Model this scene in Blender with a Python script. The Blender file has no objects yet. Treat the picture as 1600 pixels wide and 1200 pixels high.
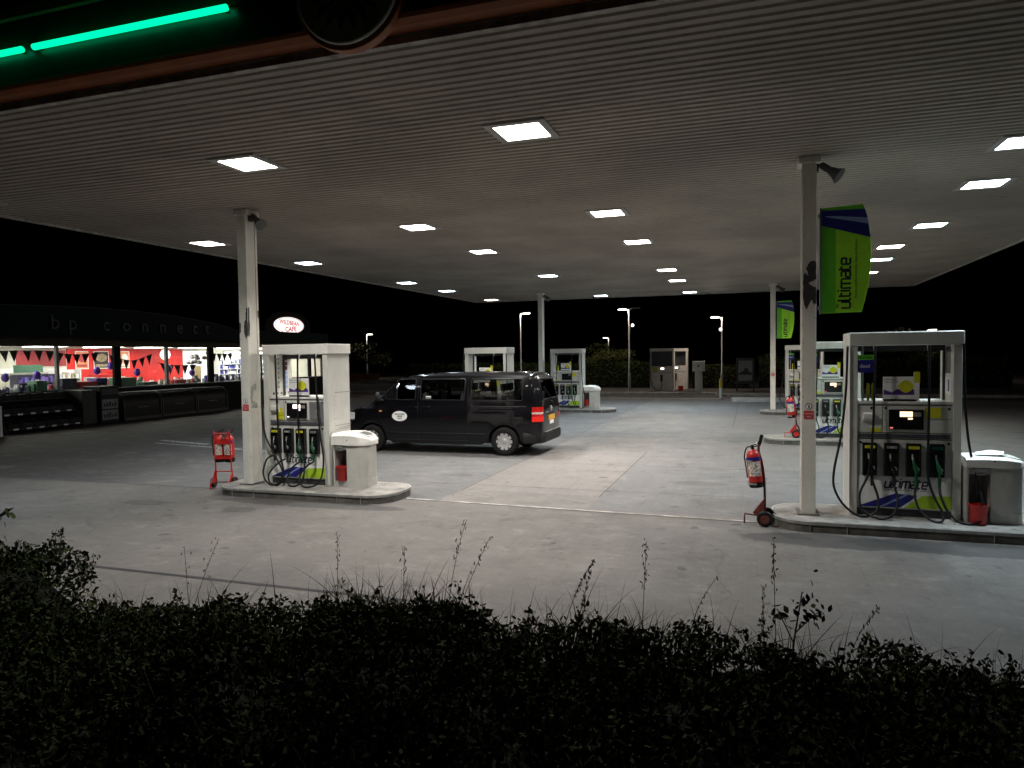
import bpy, bmesh, math, random
import numpy as np
from mathutils import Vector, Matrix, Quaternion

random.seed(11)
rng = np.random.default_rng(5)
R = math.radians
S = bpy.context.scene
COL = S.collection

# ------------------------------------------------------------------ helpers
def link(o, parent=None):
    COL.objects.link(o)
    if parent is not None:
        o.parent = parent
    return o

def catmull(pts, n=8):
    P = [Vector(p) for p in pts]
    P = [P[0] * 2 - P[1]] + P + [P[-1] * 2 - P[-2]]
    out = []
    for i in range(1, len(P) - 2):
        a, b, c, d = P[i - 1], P[i], P[i + 1], P[i + 2]
        for k in range(n):
            t = k / n
            out.append(0.5 * ((2 * b) + (c - a) * t + (2 * a - 5 * b + 4 * c - d) * t * t + (3 * b - a - 3 * c + d) * t ** 3))
    out.append(P[-2])
    return out

TXT = {}
def text_geo(s, bold=0.0):
    k = (s, bold)
    if k not in TXT:
        cu = bpy.data.curves.new('lettering', 'FONT')
        cu.body = s
        cu.size = 1.0
        cu.offset = bold
        cu.resolution_u = 3
        o = bpy.data.objects.new('lettering', cu)
        COL.objects.link(o)
        dg = bpy.context.evaluated_depsgraph_get()
        me = bpy.data.meshes.new_from_object(o.evaluated_get(dg))
        vs = [(v.co.x, v.co.y) for v in me.vertices]
        fs = [tuple(p.vertices) for p in me.polygons]
        bpy.data.objects.remove(o)
        bpy.data.curves.remove(cu)
        bpy.data.meshes.remove(me)
        TXT[k] = (vs, fs)
    return TXT[k]

def arcpts(cx, cy, r, a0, a1, n=5):
    return [(cx + r * math.cos(R(a0 + (a1 - a0) * i / n)), cy + r * math.sin(R(a0 + (a1 - a0) * i / n))) for i in range(n + 1)]

def rrect(x0, x1, y0, y1, r, n=5):
    return (arcpts(x1 - r, y0 + r, r, -90, 0, n) + arcpts(x1 - r, y1 - r, r, 0, 90, n)
            + arcpts(x0 + r, y1 - r, r, 90, 180, n) + arcpts(x0 + r, y0 + r, r, 180, 270, n))

class MB:
    def __init__(s):
        s.v, s.f, s.m, s.s = [], [], [], []
    def add(s, vs, fs, mi=0, smooth=False):
        o = len(s.v)
        s.v += [tuple(p) for p in vs]
        for f in fs:
            s.f.append(tuple(i + o for i in f)); s.m.append(mi); s.s.append(smooth)
        return s
    def box(s, x0, x1, y0, y1, z0, z1, mi=0):
        vs = [(x, y, z) for z in (z0, z1) for y in (y0, y1) for x in (x0, x1)]
        return s.add(vs, [(0, 2, 3, 1), (4, 5, 7, 6), (0, 1, 5, 4), (2, 6, 7, 3), (0, 4, 6, 2), (1, 3, 7, 5)], mi)
    def poly(s, pts, mi=0):
        return s.add(pts, [tuple(range(len(pts)))], mi)
    def prism(s, pts, axis, a, b, mi=0, smooth=False):
        n = len(pts)
        def P(p, h):
            return {'x': (h, p[0], p[1]), 'y': (p[0], h, p[1]), 'z': (p[0], p[1], h)}[axis]
        vs = [P(p, a) for p in pts] + [P(p, b) for p in pts]
        s.add(vs, [tuple(range(n))[::-1], tuple(range(n, 2 * n))], mi)
        o = len(s.v) - 2 * n
        for i in range(n):
            j = (i + 1) % n
            s.f.append((o + i, o + j, o + n + j, o + n + i)); s.m.append(mi); s.s.append(smooth)
        return s
    def tube(s, path, r, n=8, mi=0, caps=True):
        P = [Vector(p) for p in path]
        k = len(P)
        rr = r if isinstance(r, (list, tuple)) else [r] * k
        t = (P[1] - P[0]).normalized()
        u = t.orthogonal().normalized()
        vs = []
        for i in range(k):
            t2 = (P[min(i + 1, k - 1)] - P[max(i - 1, 0)])
            t2 = t2.normalized() if t2.length > 1e-9 else t
            u = (u - t2 * u.dot(t2))
            u = u.normalized() if u.length > 1e-6 else t2.orthogonal().normalized()
            w = t2.cross(u)
            for j in range(n):
                a = 2 * math.pi * j / n
                vs.append(P[i] + (u * math.cos(a) + w * math.sin(a)) * rr[i])
            t = t2
        fs = [(i * n + j, i * n + (j + 1) % n, (i + 1) * n + (j + 1) % n, (i + 1) * n + j) for i in range(k - 1) for j in range(n)]
        s.add(vs, fs, mi, True)
        if caps:
            o = len(s.v) - k * n
            s.f.append(tuple(o + j for j in range(n))[::-1]); s.m.append(mi); s.s.append(False)
            s.f.append(tuple(o + (k - 1) * n + j for j in range(n))); s.m.append(mi); s.s.append(False)
        return s
    def cyl(s, p0, p1, r0, r1=None, n=14, mi=0):
        return s.tube([p0, p1], [r0, r0 if r1 is None else r1], n, mi)
    def lathe(s, prof, o=(0, 0, 0), axis='z', n=20, mi=0, closed=False):
        vs = []
        for r, h in prof:
            for j in range(n):
                a = 2 * math.pi * j / n
                c, d = r * math.cos(a), r * math.sin(a)
                p = {'z': (c, d, h), 'y': (c, h, d), 'x': (h, c, d)}[axis]
                vs.append((p[0] + o[0], p[1] + o[1], p[2] + o[2]))
        k = len(prof)
        fs = [(i * n + j, i * n + (j + 1) % n, ((i + 1) % k) * n + (j + 1) % n, ((i + 1) % k) * n + j)
              for i in range(k if closed else k - 1) for j in range(n)]
        return s.add(vs, fs, mi, True)
    def ball(s, c, rx, ry=None, rz=None, n=12, m=8, mi=0):
        ry = rx if ry is None else ry; rz = rx if rz is None else rz
        prof = [(max(1e-4, math.cos(-math.pi / 2 + math.pi * i / m)), math.sin(-math.pi / 2 + math.pi * i / m)) for i in range(m + 1)]
        vs = [(c[0] + rx * r * math.cos(2 * math.pi * j / n), c[1] + ry * r * math.sin(2 * math.pi * j / n), c[2] + rz * h) for r, h in prof for j in range(n)]
        fs = [(i * n + j, i * n + (j + 1) % n, (i + 1) * n + (j + 1) % n, (i + 1) * n + j) for i in range(m) for j in range(n)]
        return s.add(vs, fs, mi, True)
    def text(s, t, O, U, V, size, mi=0, ex=0.0, bold=0.0, center=False, fitw=None):
        vs, fs = text_geo(t, bold)
        O, U, V = Vector(O), Vector(U), Vector(V)
        xs = [a for a, b in vs]
        w = max(xs) - min(xs)
        sx = (fitw / (w * size)) if fitw else 1.0
        dx = -(max(xs) + min(xs)) / 2 if center else -min(xs)
        N = U.cross(V)
        base = [O + U * ((a + dx) * size * sx) + V * (b * size) for a, b in vs]
        if ex <= 0:
            return s.add(base, fs, mi)
        n = len(base)
        s.add(base + [p + N * ex for p in base], [tuple(i + n for i in f) for f in fs] + [f[::-1] for f in fs], mi)
        edges = {}
        for f in fs:
            for i in range(len(f)):
                a, b = f[i], f[(i + 1) % len(f)]
                if (b, a) in edges: edges.pop((b, a))
                else: edges[(a, b)] = 1
        o = len(s.v) - 2 * n
        for a, b in edges:
            s.f.append((o + a, o + b, o + n + b, o + n + a)); s.m.append(mi); s.s.append(False)
        return s
    def build(s, name, mats, parent=None, loc=None, bevel=0.0, seg=2, recalc=True, rot=None):
        me = bpy.data.meshes.new(name)
        me.from_pydata(s.v, [], s.f)
        for m in (mats if isinstance(mats, (list, tuple)) else [mats]):
            me.materials.append(m)
        me.polygons.foreach_set('material_index', s.m)
        me.polygons.foreach_set('use_smooth', s.s)
        if recalc:
            bm = bmesh.new(); bm.from_mesh(me)
            bmesh.ops.recalc_face_normals(bm, faces=bm.faces)
            bm.to_mesh(me); bm.free()
        if any(s.s): me.set_sharp_from_angle(angle=R(62))
        me.update()
        o = bpy.data.objects.new(name, me)
        link(o, parent)
        if loc: o.location = loc
        if rot: o.rotation_euler = rot
        if bevel > 0:
            md = o.modifiers.new('bevel', 'BEVEL')
            md.width = bevel; md.segments = seg; md.limit_method = 'ANGLE'; md.angle_limit = R(40)
        return o

def tag(o, label, cat, group=None, kind=None):
    if label: o['label'] = label
    if cat: o['category'] = cat
    if group: o['group'] = group
    if kind: o['kind'] = kind
    return o

def thing(name, label, cat, loc=(0, 0, 0), rz=0.0, group=None):
    o = bpy.data.objects.new(name, None)
    o.empty_display_size = 0.2
    link(o); o.location = loc; o.rotation_euler = (0, 0, rz)
    return tag(o, label, cat, group)

def dup(root, loc, rz=None, label=None, skip=()):
    def cp(o, par):
        c = o.copy(); COL.objects.link(c); c.parent = par
        for ch in list(o.children):
            if ch.name.split('.')[0] in skip: continue
            cp(ch, c)
        return c
    r = cp(root, None)
    r.location = loc
    if rz is not None: r.rotation_euler = (0, 0, rz)
    if label: r['label'] = label
    return r

# ------------------------------------------------------------------ materials
class NT:
    def __init__(s, m):
        m.use_nodes = True
        s.t = m.node_tree; s.n = s.t.nodes; s.l = s.t.links
        s.b = s.n.get('Principled BSDF'); s.out = s.n.get('Material Output')
    def new(s, typ, **kw):
        nd = s.n.new(typ)
        for k, v in kw.items(): setattr(nd, k, v)
        return nd
    def put(s, sock, v):
        if hasattr(v, 'is_output') or isinstance(v, bpy.types.NodeSocket): s.l.new(v, sock)
        else: sock.default_value = v
    def math(s, op, a, b=0.0, clamp=False):
        nd = s.new('ShaderNodeMath', operation=op, use_clamp=clamp)
        s.put(nd.inputs[0], a); s.put(nd.inputs[1], b)
        return nd.outputs[0]
    def step(s, v, a, b):
        nd = s.new('ShaderNodeMapRange', interpolation_type='SMOOTHSTEP')
        s.put(nd.inputs['Value'], v); nd.inputs['From Min'].default_value = a; nd.inputs['From Max'].default_value = b
        return nd.outputs[0]
    def noise(s, vec, scale, detail=3, rough=.55):
        nd = s.new('ShaderNodeTexNoise')
        s.put(nd.inputs['Vector'], vec); nd.inputs['Scale'].default_value = scale
        nd.inputs['Detail'].default_value = detail; nd.inputs['Roughness'].default_value = rough
        return nd.outputs[0]
    def mix(s, f, a, b, mode='MIX'):
        nd = s.new('ShaderNodeMix', data_type='RGBA', blend_type=mode)
        s.put(nd.inputs[0], f)
        for sk, v in ((nd.inputs[6], a), (nd.inputs[7], b)):
            if isinstance(v, (tuple, list)): sk.default_value = (v[0], v[1], v[2], 1)
            else: s.l.new(v, sk)
        return nd.outputs[2]
    def scale(s, vec, v):
        nd = s.new('ShaderNodeVectorMath', operation='MULTIPLY')
        s.put(nd.inputs[0], vec); nd.inputs[1].default_value = v
        return nd.outputs[0]
    def bump(s, h, strength=.3, dist=.01):
        nd = s.new('ShaderNodeBump')
        nd.inputs['Strength'].default_value = strength; nd.inputs['Distance'].default_value = dist
        s.l.new(h, nd.inputs['Height']); s.l.new(nd.outputs[0], s.b.inputs['Normal'])

def mat(name, col, rough=.5, metal=0, var=.1, scale=5, bump=0, bscale=60, coat=0, spec=.5, emit=None, es=0, grime=0, gcol=(.03, .028, .024)):
    m = bpy.data.materials.new(name); T = NT(m)
    pos = T.new('ShaderNodeNewGeometry').outputs['Position']
    c = tuple(col)
    if var > 0:
        f = T.noise(pos, scale, 4)
        lo = tuple(max(0, x * (1 - var)) for x in c); hi = tuple(min(1, x * (1 + var)) for x in c)
        cc = T.mix(T.step(f, .3, .7), lo, hi)
        if grime > 0:
            g = T.noise(T.scale(pos, (9, 9, 1.3)), 1.0, 5, .65)
            cc = T.mix(T.math('MULTIPLY', T.step(g, .5, .8), grime), cc, gcol)
        T.l.new(cc, T.b.inputs['Base Color'])
        rr = T.new('ShaderNodeMapRange'); T.l.new(f, rr.inputs[0])
        rr.inputs[3].default_value = max(.02, rough - .06); rr.inputs[4].default_value = min(1, rough + .08)
        T.l.new(rr.outputs[0], T.b.inputs['Roughness'])
    else:
        T.b.inputs['Base Color'].default_value = (*c, 1)
        T.b.inputs['Roughness'].default_value = rough
    T.b.inputs['Metallic'].default_value = metal
    T.b.inputs['Specular IOR Level'].default_value = spec
    if coat:
        T.b.inputs['Coat IOR'].default_value = 1.36
        T.b.inputs['Coat Weight'].default_value = coat; T.b.inputs['Coat Roughness'].default_value = .02
    if emit:
        T.b.inputs['Emission Color'].default_value = (*emit, 1); T.b.inputs['Emission Strength'].default_value = es
    if bump:
        T.bump(T.noise(pos, bscale, 3), bump, .004)
    return m

def emis(name, col, s):
    m = bpy.data.materials.new(name); T = NT(m)
    T.n.remove(T.b)
    e = T.new('ShaderNodeEmission'); e.inputs[0].default_value = (*col, 1); e.inputs[1].default_value = s
    T.l.new(e.outputs[0], T.out.inputs[0])
    return m

def glassmat(name, tint, ior=1.5, rough=.02):
    m = bpy.data.materials.new(name); T = NT(m)
    T.n.remove(T.b)
    tr = T.new('ShaderNodeBsdfTransparent'); tr.inputs[0].default_value = (*tint, 1)
    gl = T.new('ShaderNodeBsdfGlossy'); gl.inputs['Roughness'].default_value = rough
    lw = T.new('ShaderNodeLayerWeight'); lw.inputs[0].default_value = .5
    r0 = ((ior - 1) / (ior + 1)) ** 2
    fr = T.math('ADD', T.math('MULTIPLY', T.math('POWER', lw.outputs['Facing'], 5.0), 1 - r0), r0)
    mx = T.new('ShaderNodeMixShader')
    T.l.new(fr, mx.inputs[0]); T.l.new(tr.outputs[0], mx.inputs[1]); T.l.new(gl.outputs[0], mx.inputs[2])
    T.l.new(mx.outputs[0], T.out.inputs[0])
    return m

M = {}
M['cream'] = mat('cream_paint', (.69, .67, .60), .42, var=.06, scale=3, grime=.25, bump=.05)
M['panel'] = mat('pump_panel', (.60, .60, .55), .4, var=.05, scale=4, grime=.22)
M['white'] = mat('white_plastic', (.74, .73, .68), .38, var=.04, grime=.12)
M['binshell'] = mat('bin_plastic', (.47, .465, .43), .5, var=.06, grime=.25, bump=.1, bscale=160)
M['black'] = mat('black_rubber', (.010, .010, .011), .5, var=.3, scale=20, spec=.25)
M['blackgloss'] = mat('black_gloss', (.008, .008, .009), .15, var=.2)
M['darkgrey'] = mat('dark_grey', (.035, .035, .037), .55, var=.2)
M['peel'] = mat('bare_primer', (.045, .043, .043), .8, var=.25, scale=14)
M['scuff'] = mat('scuffed_paint', (.40, .40, .36), .8, var=.3, scale=30)
M['grey'] = mat('mid_grey', (.16, .16, .165), .5, var=.1)
M['steel'] = mat('steel', (.55, .55, .55), .3, metal=1, var=.12, scale=12)
M['red'] = mat('red_paint', (.50, .022, .016), .35, var=.12, grime=.2)
M['redplastic'] = mat('red_plastic', (.42, .018, .016), .45, var=.1)
M['rustred'] = mat('rusty_red', (.12, .024, .016), .7, var=.3, scale=25, grime=.5, gcol=(.10, .045, .02))
M['lime'] = mat('lime_print', (.36, .56, .02), .5, var=.04)
M['green'] = mat('banner_green', (.40, .93, .035), .5, var=.05)
M['greendark'] = mat('banner_dark_green', (.13, .56, .025), .5, var=.05)
M['navy'] = mat('navy_print', (.012, .012, .20), .5, var=.05)
M['paleblue'] = mat('pale_blue_print', (.26, .36, .60), .5, var=.05)
M['ink'] = mat('dark_ink', (.012, .012, .03), .5, var=.05)
M['yellow'] = mat('yellow_sticker', (.62, .60, .015), .5, var=.05)
M['white_print'] = mat('white_print', (.80, .80, .78), .5, var=.03)
M['purple_print'] = mat('purple_print', (.07, .03, .20), .5, var=.15, scale=30)
M['red_print'] = mat('red_sign', (.50, .05, .05), .5, var=.05)
M['handle_green'] = mat('green_handle', (.004, .085, .03), .4, var=.1)
M['lcd'] = emis('lcd_backlight', (1, .93, .88), 2.2)
M['lcdw'] = emis('lcd_backlight_warm', (1, .66, .42), 1.5)
M['readout_amber'] = emis('readout_red', (1, .25, .2), .7)
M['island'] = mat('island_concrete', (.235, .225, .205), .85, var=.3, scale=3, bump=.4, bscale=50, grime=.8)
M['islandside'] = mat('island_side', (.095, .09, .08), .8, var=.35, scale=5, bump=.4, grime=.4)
M['galv'] = mat('galvanised', (.42, .42, .40), .45, metal=.7, var=.2, scale=8, grime=.3)

# ------------------------------------------------------------------ ground
def ground_material():
    m = bpy.data.materials.new('forecourt_concrete'); T = NT(m)
    pos = T.new('ShaderNodeNewGeometry').outputs['Position']
    sp = T.new('ShaderNodeSeparateXYZ'); T.l.new(pos, sp.inputs[0])
    X, Y = sp.outputs[0], sp.outputs[1]
    big = T.noise(pos, .35, 4, .6)
    med = T.noise(pos, 1.6, 5, .65)
    fine = T.noise(pos, 28, 4, .7)
    grit = T.noise(pos, 160, 2, .6)
    strk = T.noise(T.scale(pos, (26, .28, 1)), 1.0, 3, .65)
    strk2 = T.noise(T.scale(pos, (2.2, .12, 1)), 1.0, 4, .6)
    blot = T.noise(T.scale(pos, (1.3, 3.2, 1)), 1.0, 6, .68)
    mid = T.noise(pos, 7.5, 5, .7)
    drip = T.noise(pos, 3.1, 2, .5)
    def rect(x0, x1, y0, y1, s=.04):
        a = T.math('MULTIPLY', T.step(X, x0 - s, x0 + s), T.step(X, x1 + s, x1 - s))
        b = T.math('MULTIPLY', T.step(Y, y0 - s, y0 + s), T.step(Y, y1 + s, y1 - s))
        return T.math('MULTIPLY', a, b)
    base = T.mix(T.step(big, .35, .65), (.185, .178, .17), (.285, .268, .248))
    # cooler, greyer bays under the canopy
    base = T.mix(T.math('MULTIPLY', rect(-2.4, 9, 10.6, 60), .7), base, (.195, .199, .206))
    base = T.mix(T.math('MULTIPLY', rect(-30, -4.85, 10.5, 60), .74), base, (.160, .165, .172))
    base = T.mix(T.math('MULTIPLY', rect(-4.85, -2.4, 11.6, 17.1, .07), .5), base, (.315, .296, .28))
    base = T.mix(T.math('MULTIPLY', rect(-2.4, 3.2, 15.0, 19.0, .06), .5), base, (.27, .255, .245))
    base = T.mix(T.math('MULTIPLY', rect(-6.4, -2.4, 19.9, 24.0, .06), .5), base, (.16, .17, .175))
    base = T.mix(T.math('MULTIPLY', rect(-60, 40, -20, 10.45, .05), .5), base, (.165, .153, .142))
    # dark tarmac between the pumps and the shop, and the road behind
    base = T.mix(T.math('MULTIPLY', T.step(T.math('ADD', X, T.math('MULTIPLY', med, 1.2)), -9.6, -12.2), T.step(Y, 10.3, 10.7)), base, (.085, .085, .088))
    base = T.mix(T.step(Y, 38.0, 38.15), base, (.085, .072, .068))
    base = T.mix(T.math('MULTIPLY', T.step(X, -19.6, -20.4), T.step(Y, 10.3, 12)), base, (.10, .075, .066))
    # brushed streaks, stains, tyre wear, gritty speckle
    base = T.mix(T.math('MULTIPLY', T.step(strk, .50, .66), .15), base, (.10, .095, .09))
    base = T.mix(T.math('MULTIPLY', T.step(strk2, .52, .75), .15), base, (.10, .095, .09))
    base = T.mix(T.math('MULTIPLY', T.step(med, .54, .74), .55), base, (.09, .085, .08))
    base = T.mix(T.math('MULTIPLY', T.step(med, .45, .25), .5), base, (.36, .34, .31))
    base = T.mix(T.math('MULTIPLY', T.step(fine, .52, .75), .42), base, (.075, .073, .07))
    base = T.mix(T.math('MULTIPLY', T.step(mid, .52, .72), .34), base, (.10, .096, .09))
    base = T.mix(T.math('MULTIPLY', T.step(mid, .46, .3), .30), base, (.36, .345, .32))
    base = T.mix(T.math('MULTIPLY', T.step(blot, .53, .68), .22), base, (.40, .38, .35))
    base = T.mix(T.math('MULTIPLY', T.step(blot, .44, .28), .24), base, (.11, .105, .10))
    base = T.mix(T.math('MULTIPLY', T.step(drip, .67, .73), .6), base, (.04, .038, .036))
    base = T.mix(T.math('MULTIPLY', T.step(grit, .62, .75), .25), base, (.4, .39, .37))
    # repaired patches near the left island
    wob = T.math('MULTIPLY', T.math('SUBTRACT', T.noise(pos, 5, 3), .5), .25)
    Xw = T.math('ADD', X, wob)
    def patch(cx, cy, rx, ry, a=.55, c=(.07, .07, .07)):
        dx = T.math('DIVIDE', T.math('SUBTRACT', Xw, cx), rx); dy = T.math('DIVIDE', T.math('SUBTRACT', T.math('ADD', Y, wob), cy), ry)
        d = T.math('ADD', T.math('MULTIPLY', dx, dx), T.math('MULTIPLY', dy, dy))
        return T.math('MULTIPLY', T.step(d, 1.05, .8), a)
    base = T.mix(patch(-9.55, 9.2, .42, .22), base, (.075, .075, .075))
    base = T.mix(patch(-7.6, 9.15, .33, .18), base, (.075, .075, .075))
    base = T.mix(patch(.9, 9.55, 1.1, .35, .75), base, (.05, .05, .05))
    base = T.mix(patch(2.6, 9.6, 1.6, .35, .75), base, (.05, .05, .05))
    base = T.mix(patch(-6.8, 9.8, 1.8, .25, .65), base, (.06, .06, .06))
    base = T.mix(patch(-.9, 13.2, .5, .25, .35), base, (.07, .07, .07))
    base = T.mix(patch(-5.6, 13.0, .4, .15, .4), base, (.07, .07, .07))
    vor = T.new('ShaderNodeTexVoronoi', feature='DISTANCE_TO_EDGE'); vor.inputs['Scale'].default_value = .32
    wv = T.new('ShaderNodeVectorMath', operation='ADD'); T.l.new(pos, wv.inputs[0])
    nz_ = T.new('ShaderNodeTexNoise'); nz_.inputs['Scale'].default_value = 1.4; nz_.inputs['Detail'].default_value = 5; T.l.new(pos, nz_.inputs['Vector'])
    T.l.new(nz_.outputs[1], wv.inputs[1]); T.l.new(wv.outputs[0], vor.inputs['Vector'])
    crack = T.math('MULTIPLY', T.step(vor.outputs['Distance'], .007, .002), T.step(T.noise(pos, .22, 2), .50, .58))
    base = T.mix(T.math('MULTIPLY', crack, .32), base, (.05, .048, .046))
    # expansion joints
    for ax, v, lo, hi in (('y', 15.0, -20, 20), ('y', 23.9, -20, 20), ('y', 19.0, -5, 20), ('y', 12.1, -6.2, -.2), ('x', -2.4, 11.6, 17.2), ('x', -4.85, 11.6, 24), ('x', -4.85, 30, 38), ('x', -.6, 24, 38), ('x', 3.4, 5, 10.2), ('y', 33, -12, 12)):
        A, B = (Y, X) if ax == 'y' else (X, Y)
        ln = T.math('MULTIPLY', T.step(T.math('ABSOLUTE', T.math('SUBTRACT', A, v)), .022, .010), T.math('MULTIPLY', T.step(B, lo - .1, lo), T.step(B, hi + .1, hi)))
        base = T.mix(T.math('MULTIPLY', ln, .6), base, (.05, .048, .045))
    base = T.mix(1.0, base, (.56, .555, .55), 'MULTIPLY')
    T.l.new(base, T.b.inputs['Base Color'])
    ro = T.new('ShaderNodeMapRange'); T.l.new(med, ro.inputs[0]); ro.inputs[3].default_value = .62; ro.inputs[4].default_value = .9
    T.l.new(ro.outputs[0], T.b.inputs['Roughness'])
    T.b.inputs['Specular IOR Level'].default_value = .35
    hsum = T.math('ADD', T.math('MULTIPLY', fine, .6), T.math('ADD', T.math('MULTIPLY', strk, .6), T.math('MULTIPLY', grit, .3)))
    T.bump(hsum, .35, .006)
    return m

g = MB().poly([(-260, -60, 0), (260, -60, 0), (260, 420, 0), (-260, 420, 0)]).build('ground', ground_material(), recalc=False)
tag(g, 'worn concrete forecourt with patched bays and joints under the canopy', 'ground', kind='structure')

m_line = mat('worn_white_line', (.27, .265, .25), .8, var=.6, scale=9, bump=.2)
m_chan = mat('channel_edge', (.27, .255, .235), .75, var=.5, scale=4, grime=.4)
m_slot = mat('channel_slot', (.02, .02, .02), .8, var=.3)
def strip(name, pts, m, label, cat, z=.004, kind='structure'):
    o = MB().poly([(x, y, z) for x, y in pts]).build(name, m, recalc=False)
    return tag(o, label, cat, kind=kind)
def seg2(x0, y0, x1, y1, w):
    d = Vector((x1 - x0, y1 - y0)); n = Vector((-d.y, d.x)).normalized() * w / 2
    return [(x0 + n.x, y0 + n.y), (x0 - n.x, y0 - n.y), (x1 - n.x, y1 - n.y), (x1 + n.x, y1 + n.y)]
strip('drain_channel', seg2(-5.45, 10.62, .05, 10.38, .07), m_chan, 'pale channel edge running across the forecourt between the two nearest pump islands', 'drain channel')
strip('drain_slot', seg2(-5.45, 10.56, .05, 10.33, .022), m_slot, 'narrow dark slot beside the pale channel edge between near islands', 'drain channel', .006)
strip('drain_slot', seg2(-30, 10.40, -8.95, 10.52, .03), m_slot, 'dark joint running from left island towards the shop', 'drain channel', .004)
strip('drain_slot', seg2(-8.4, 6.15, -2.6, 6.12, .06), m_slot, 'dark drainage slot across the apron just beyond the hedge', 'drain channel', .004)
strip('road_marking', seg2(-16.1, 15.95, -9.3, 14.7, .11), m_line, 'long worn white line on dark tarmac behind the left island', 'road marking', .004)
strip('road_marking', seg2(-16.4, 16.5, -14.3, 16.0, .22), m_line, 'short scuffed white stroke beside the long white line', 'road marking', .006)
strip('road_marking', seg2(-21.0, 22.6, -18.6, 25.3, .12), m_line, 'worn white line close to the shop front', 'road marking', .004)
strip('road_marking', seg2(-22.6, 15.4, -20.9, 18.0, .10), m_line, 'thin pale edge line by the black crate rack', 'road marking', .004)

m_bank = mat('bank_soil', (.035, .030, .022), .95, var=.4, scale=6, bump=.6)
mb = MB()
for i in range(30):
    x0, x1 = -14 + i * 1.0, -13 + i * 1.0
    mb.poly([(x0, -8, .75), (x1, -8, .75), (x1, 1.0, .72), (x0, 1.0, .72)])
    mb.poly([(x0, 1.0, .72), (x1, 1.0, .72), (x1, 4.35, .10), (x0, 4.35, .10)])
    mb.poly([(x0, 4.35, .10), (x1, 4.35, .10), (x1, 4.36, 0), (x0, 4.36, 0)])
tag(mb.build('bank', m_bank, recalc=False), 'dark soil bank under the hedge', 'bank', kind='structure')
tag(MB().box(-14, 16, 4.362, 4.48, -.05, .11).build('kerb', M['island'], bevel=.015), 'concrete kerb behind the foreground hedge', 'kerb', kind='structure')

m_kerb = mat('pale_kerb', (.46, .44, .41), .8, var=.2, scale=4, grime=.3)
# far kerbs and verge
m_verge = mat('verge', (.055, .045, .038), .9, var=.35, scale=2, bump=.5)
tag(MB().box(-40, -1.9, 41.2, 41.42, -.05, .15).build('kerb', m_kerb, bevel=.02), 'long pale kerb in front of the two lone diesel pumps', 'kerb', kind='structure')
tag(MB().box(-40, -1.9, 41.42, 80, -.05, .135).box(-1.9, 60, 40.2, 80, -.05, .12).build('verge', m_verge), 'dark verge beyond the back of the forecourt', 'verge', kind='structure')
tag(MB().box(-1.9, 40, 39.98, 40.2, -.05, .14).build('kerb', m_kerb, bevel=.02), 'pale kerb behind the far right island', 'kerb', kind='structure')
tag(MB().prism(rrect(-1.0, 5.2, 35.6, 37.0, .5), 'z', -.05, .15).build('kerb', m_kerb, bevel=.02), 'low empty kerbed island beyond the far right column', 'kerb', kind='structure')

strip('road_marking', seg2(-9, 38.1, -1.4, 38.1, .22), m_kerb, 'pale channel line along the back edge of the forecourt', 'road marking', .004)

# ------------------------------------------------------------------ canopy
ZC = 4.951
CX0, CX1, CY0, CY1 = -12.61, 6.10, 5.39, 32.40
m_soffit = mat('soffit_sheet', (.335, .295, .25), .6, var=.2, scale=.4, grime=.38, gcol=(.12, .10, .08))
m_orange = mat('orange_fascia', (.34, .095, .022), .5, var=.12, scale=3)
m_greenfascia = mat('green_fascia', (.004, .045, .022), .35, var=.15)
m_trim = mat('chipped_trim', (.38, .37, .34), .6, var=.3, scale=7, grime=.55)
canopy = thing('forecourt_canopy', 'huge forecourt canopy with ribbed grey underside and dark green and orange fascia', 'canopy', (0, 0, 0))
mb = MB()
pitch = .140
y = CY0 + .05
prof = []
while y < CY1 - .1:
    prof += [(y, ZC), (y + .060, ZC), (y + .078, ZC + .017), (y + .122, ZC + .017)]
    y += pitch
prof.append((CY1 - .02, ZC))
vs = [(x, a, b) for x in (CX0 + .02, CX1 - .02) for a, b in prof]
n = len(prof)
mb.add(vs, [(i, i + 1, n + i + 1, n + i) for i in range(n - 1)])
mb.build('soffit', m_soffit, canopy, recalc=False)
MB().box(CX0 + .01, CX1 - .01, CY0 + .01, CY1 - .01, 5.2, 5.9).build('roof_deck', M['darkgrey'], canopy)
mb = MB()
mb.box(CX0 + .0, CX1, CY0 - .012, CY0 + .05, ZC - .035, ZC + .02)
mb.box(CX0, CX1, CY0 - .02, CY0 - .004, ZC + .026, ZC + .055)
mb.box(CX0 - .02, CX0 + .03, CY0 + .05, CY1 - .05, ZC - .035, ZC + .04).box(CX1 - .03, CX1 + .02, CY0 + .05, CY1 - .05, ZC - .035, ZC + .04)
mb.box(CX0, CX1, CY1 - .05, CY1 + .01, ZC - .035, ZC + .04)
mb.build('edge_trim', m_trim, canopy)
mb = MB()
FY = 5.20                                   # front plane of the fascia, reached by an under-lip sloped to catch ground bounce
nose = [(CY0 - .014, ZC + .035), (5.27, ZC + .055), (5.215, ZC + .085), (FY, ZC + .115), (FY, ZC + .135), (5.24, ZC + .135), (5.30, ZC + .10), (CY0 - .014, ZC + .075)]
mb.prism(nose, 'x', CX0 - .06, CX1 + .06)
mb.prism([(FY + .02, 5.665), (FY - .012, 5.70), (FY - .012, 5.80), (FY + .02, 5.84)], 'x', CX0 - .06, CX1 + .06)
for x0, x1, y0, y1 in ((CX0 - .06, CX1 + .06, CY1 + .012, CY1 + .06), (CX0 - .06, CX0 - .022, CY0 - .022, CY1 + .012), (CX1 + .022, CX1 + .06, CY0 - .022, CY1 + .012)):
    mb.box(x0, x1, y0, y1, ZC + .04, ZC + .15)
    mb.box(x0, x1, y0, y1, 5.70, 5.84)
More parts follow.
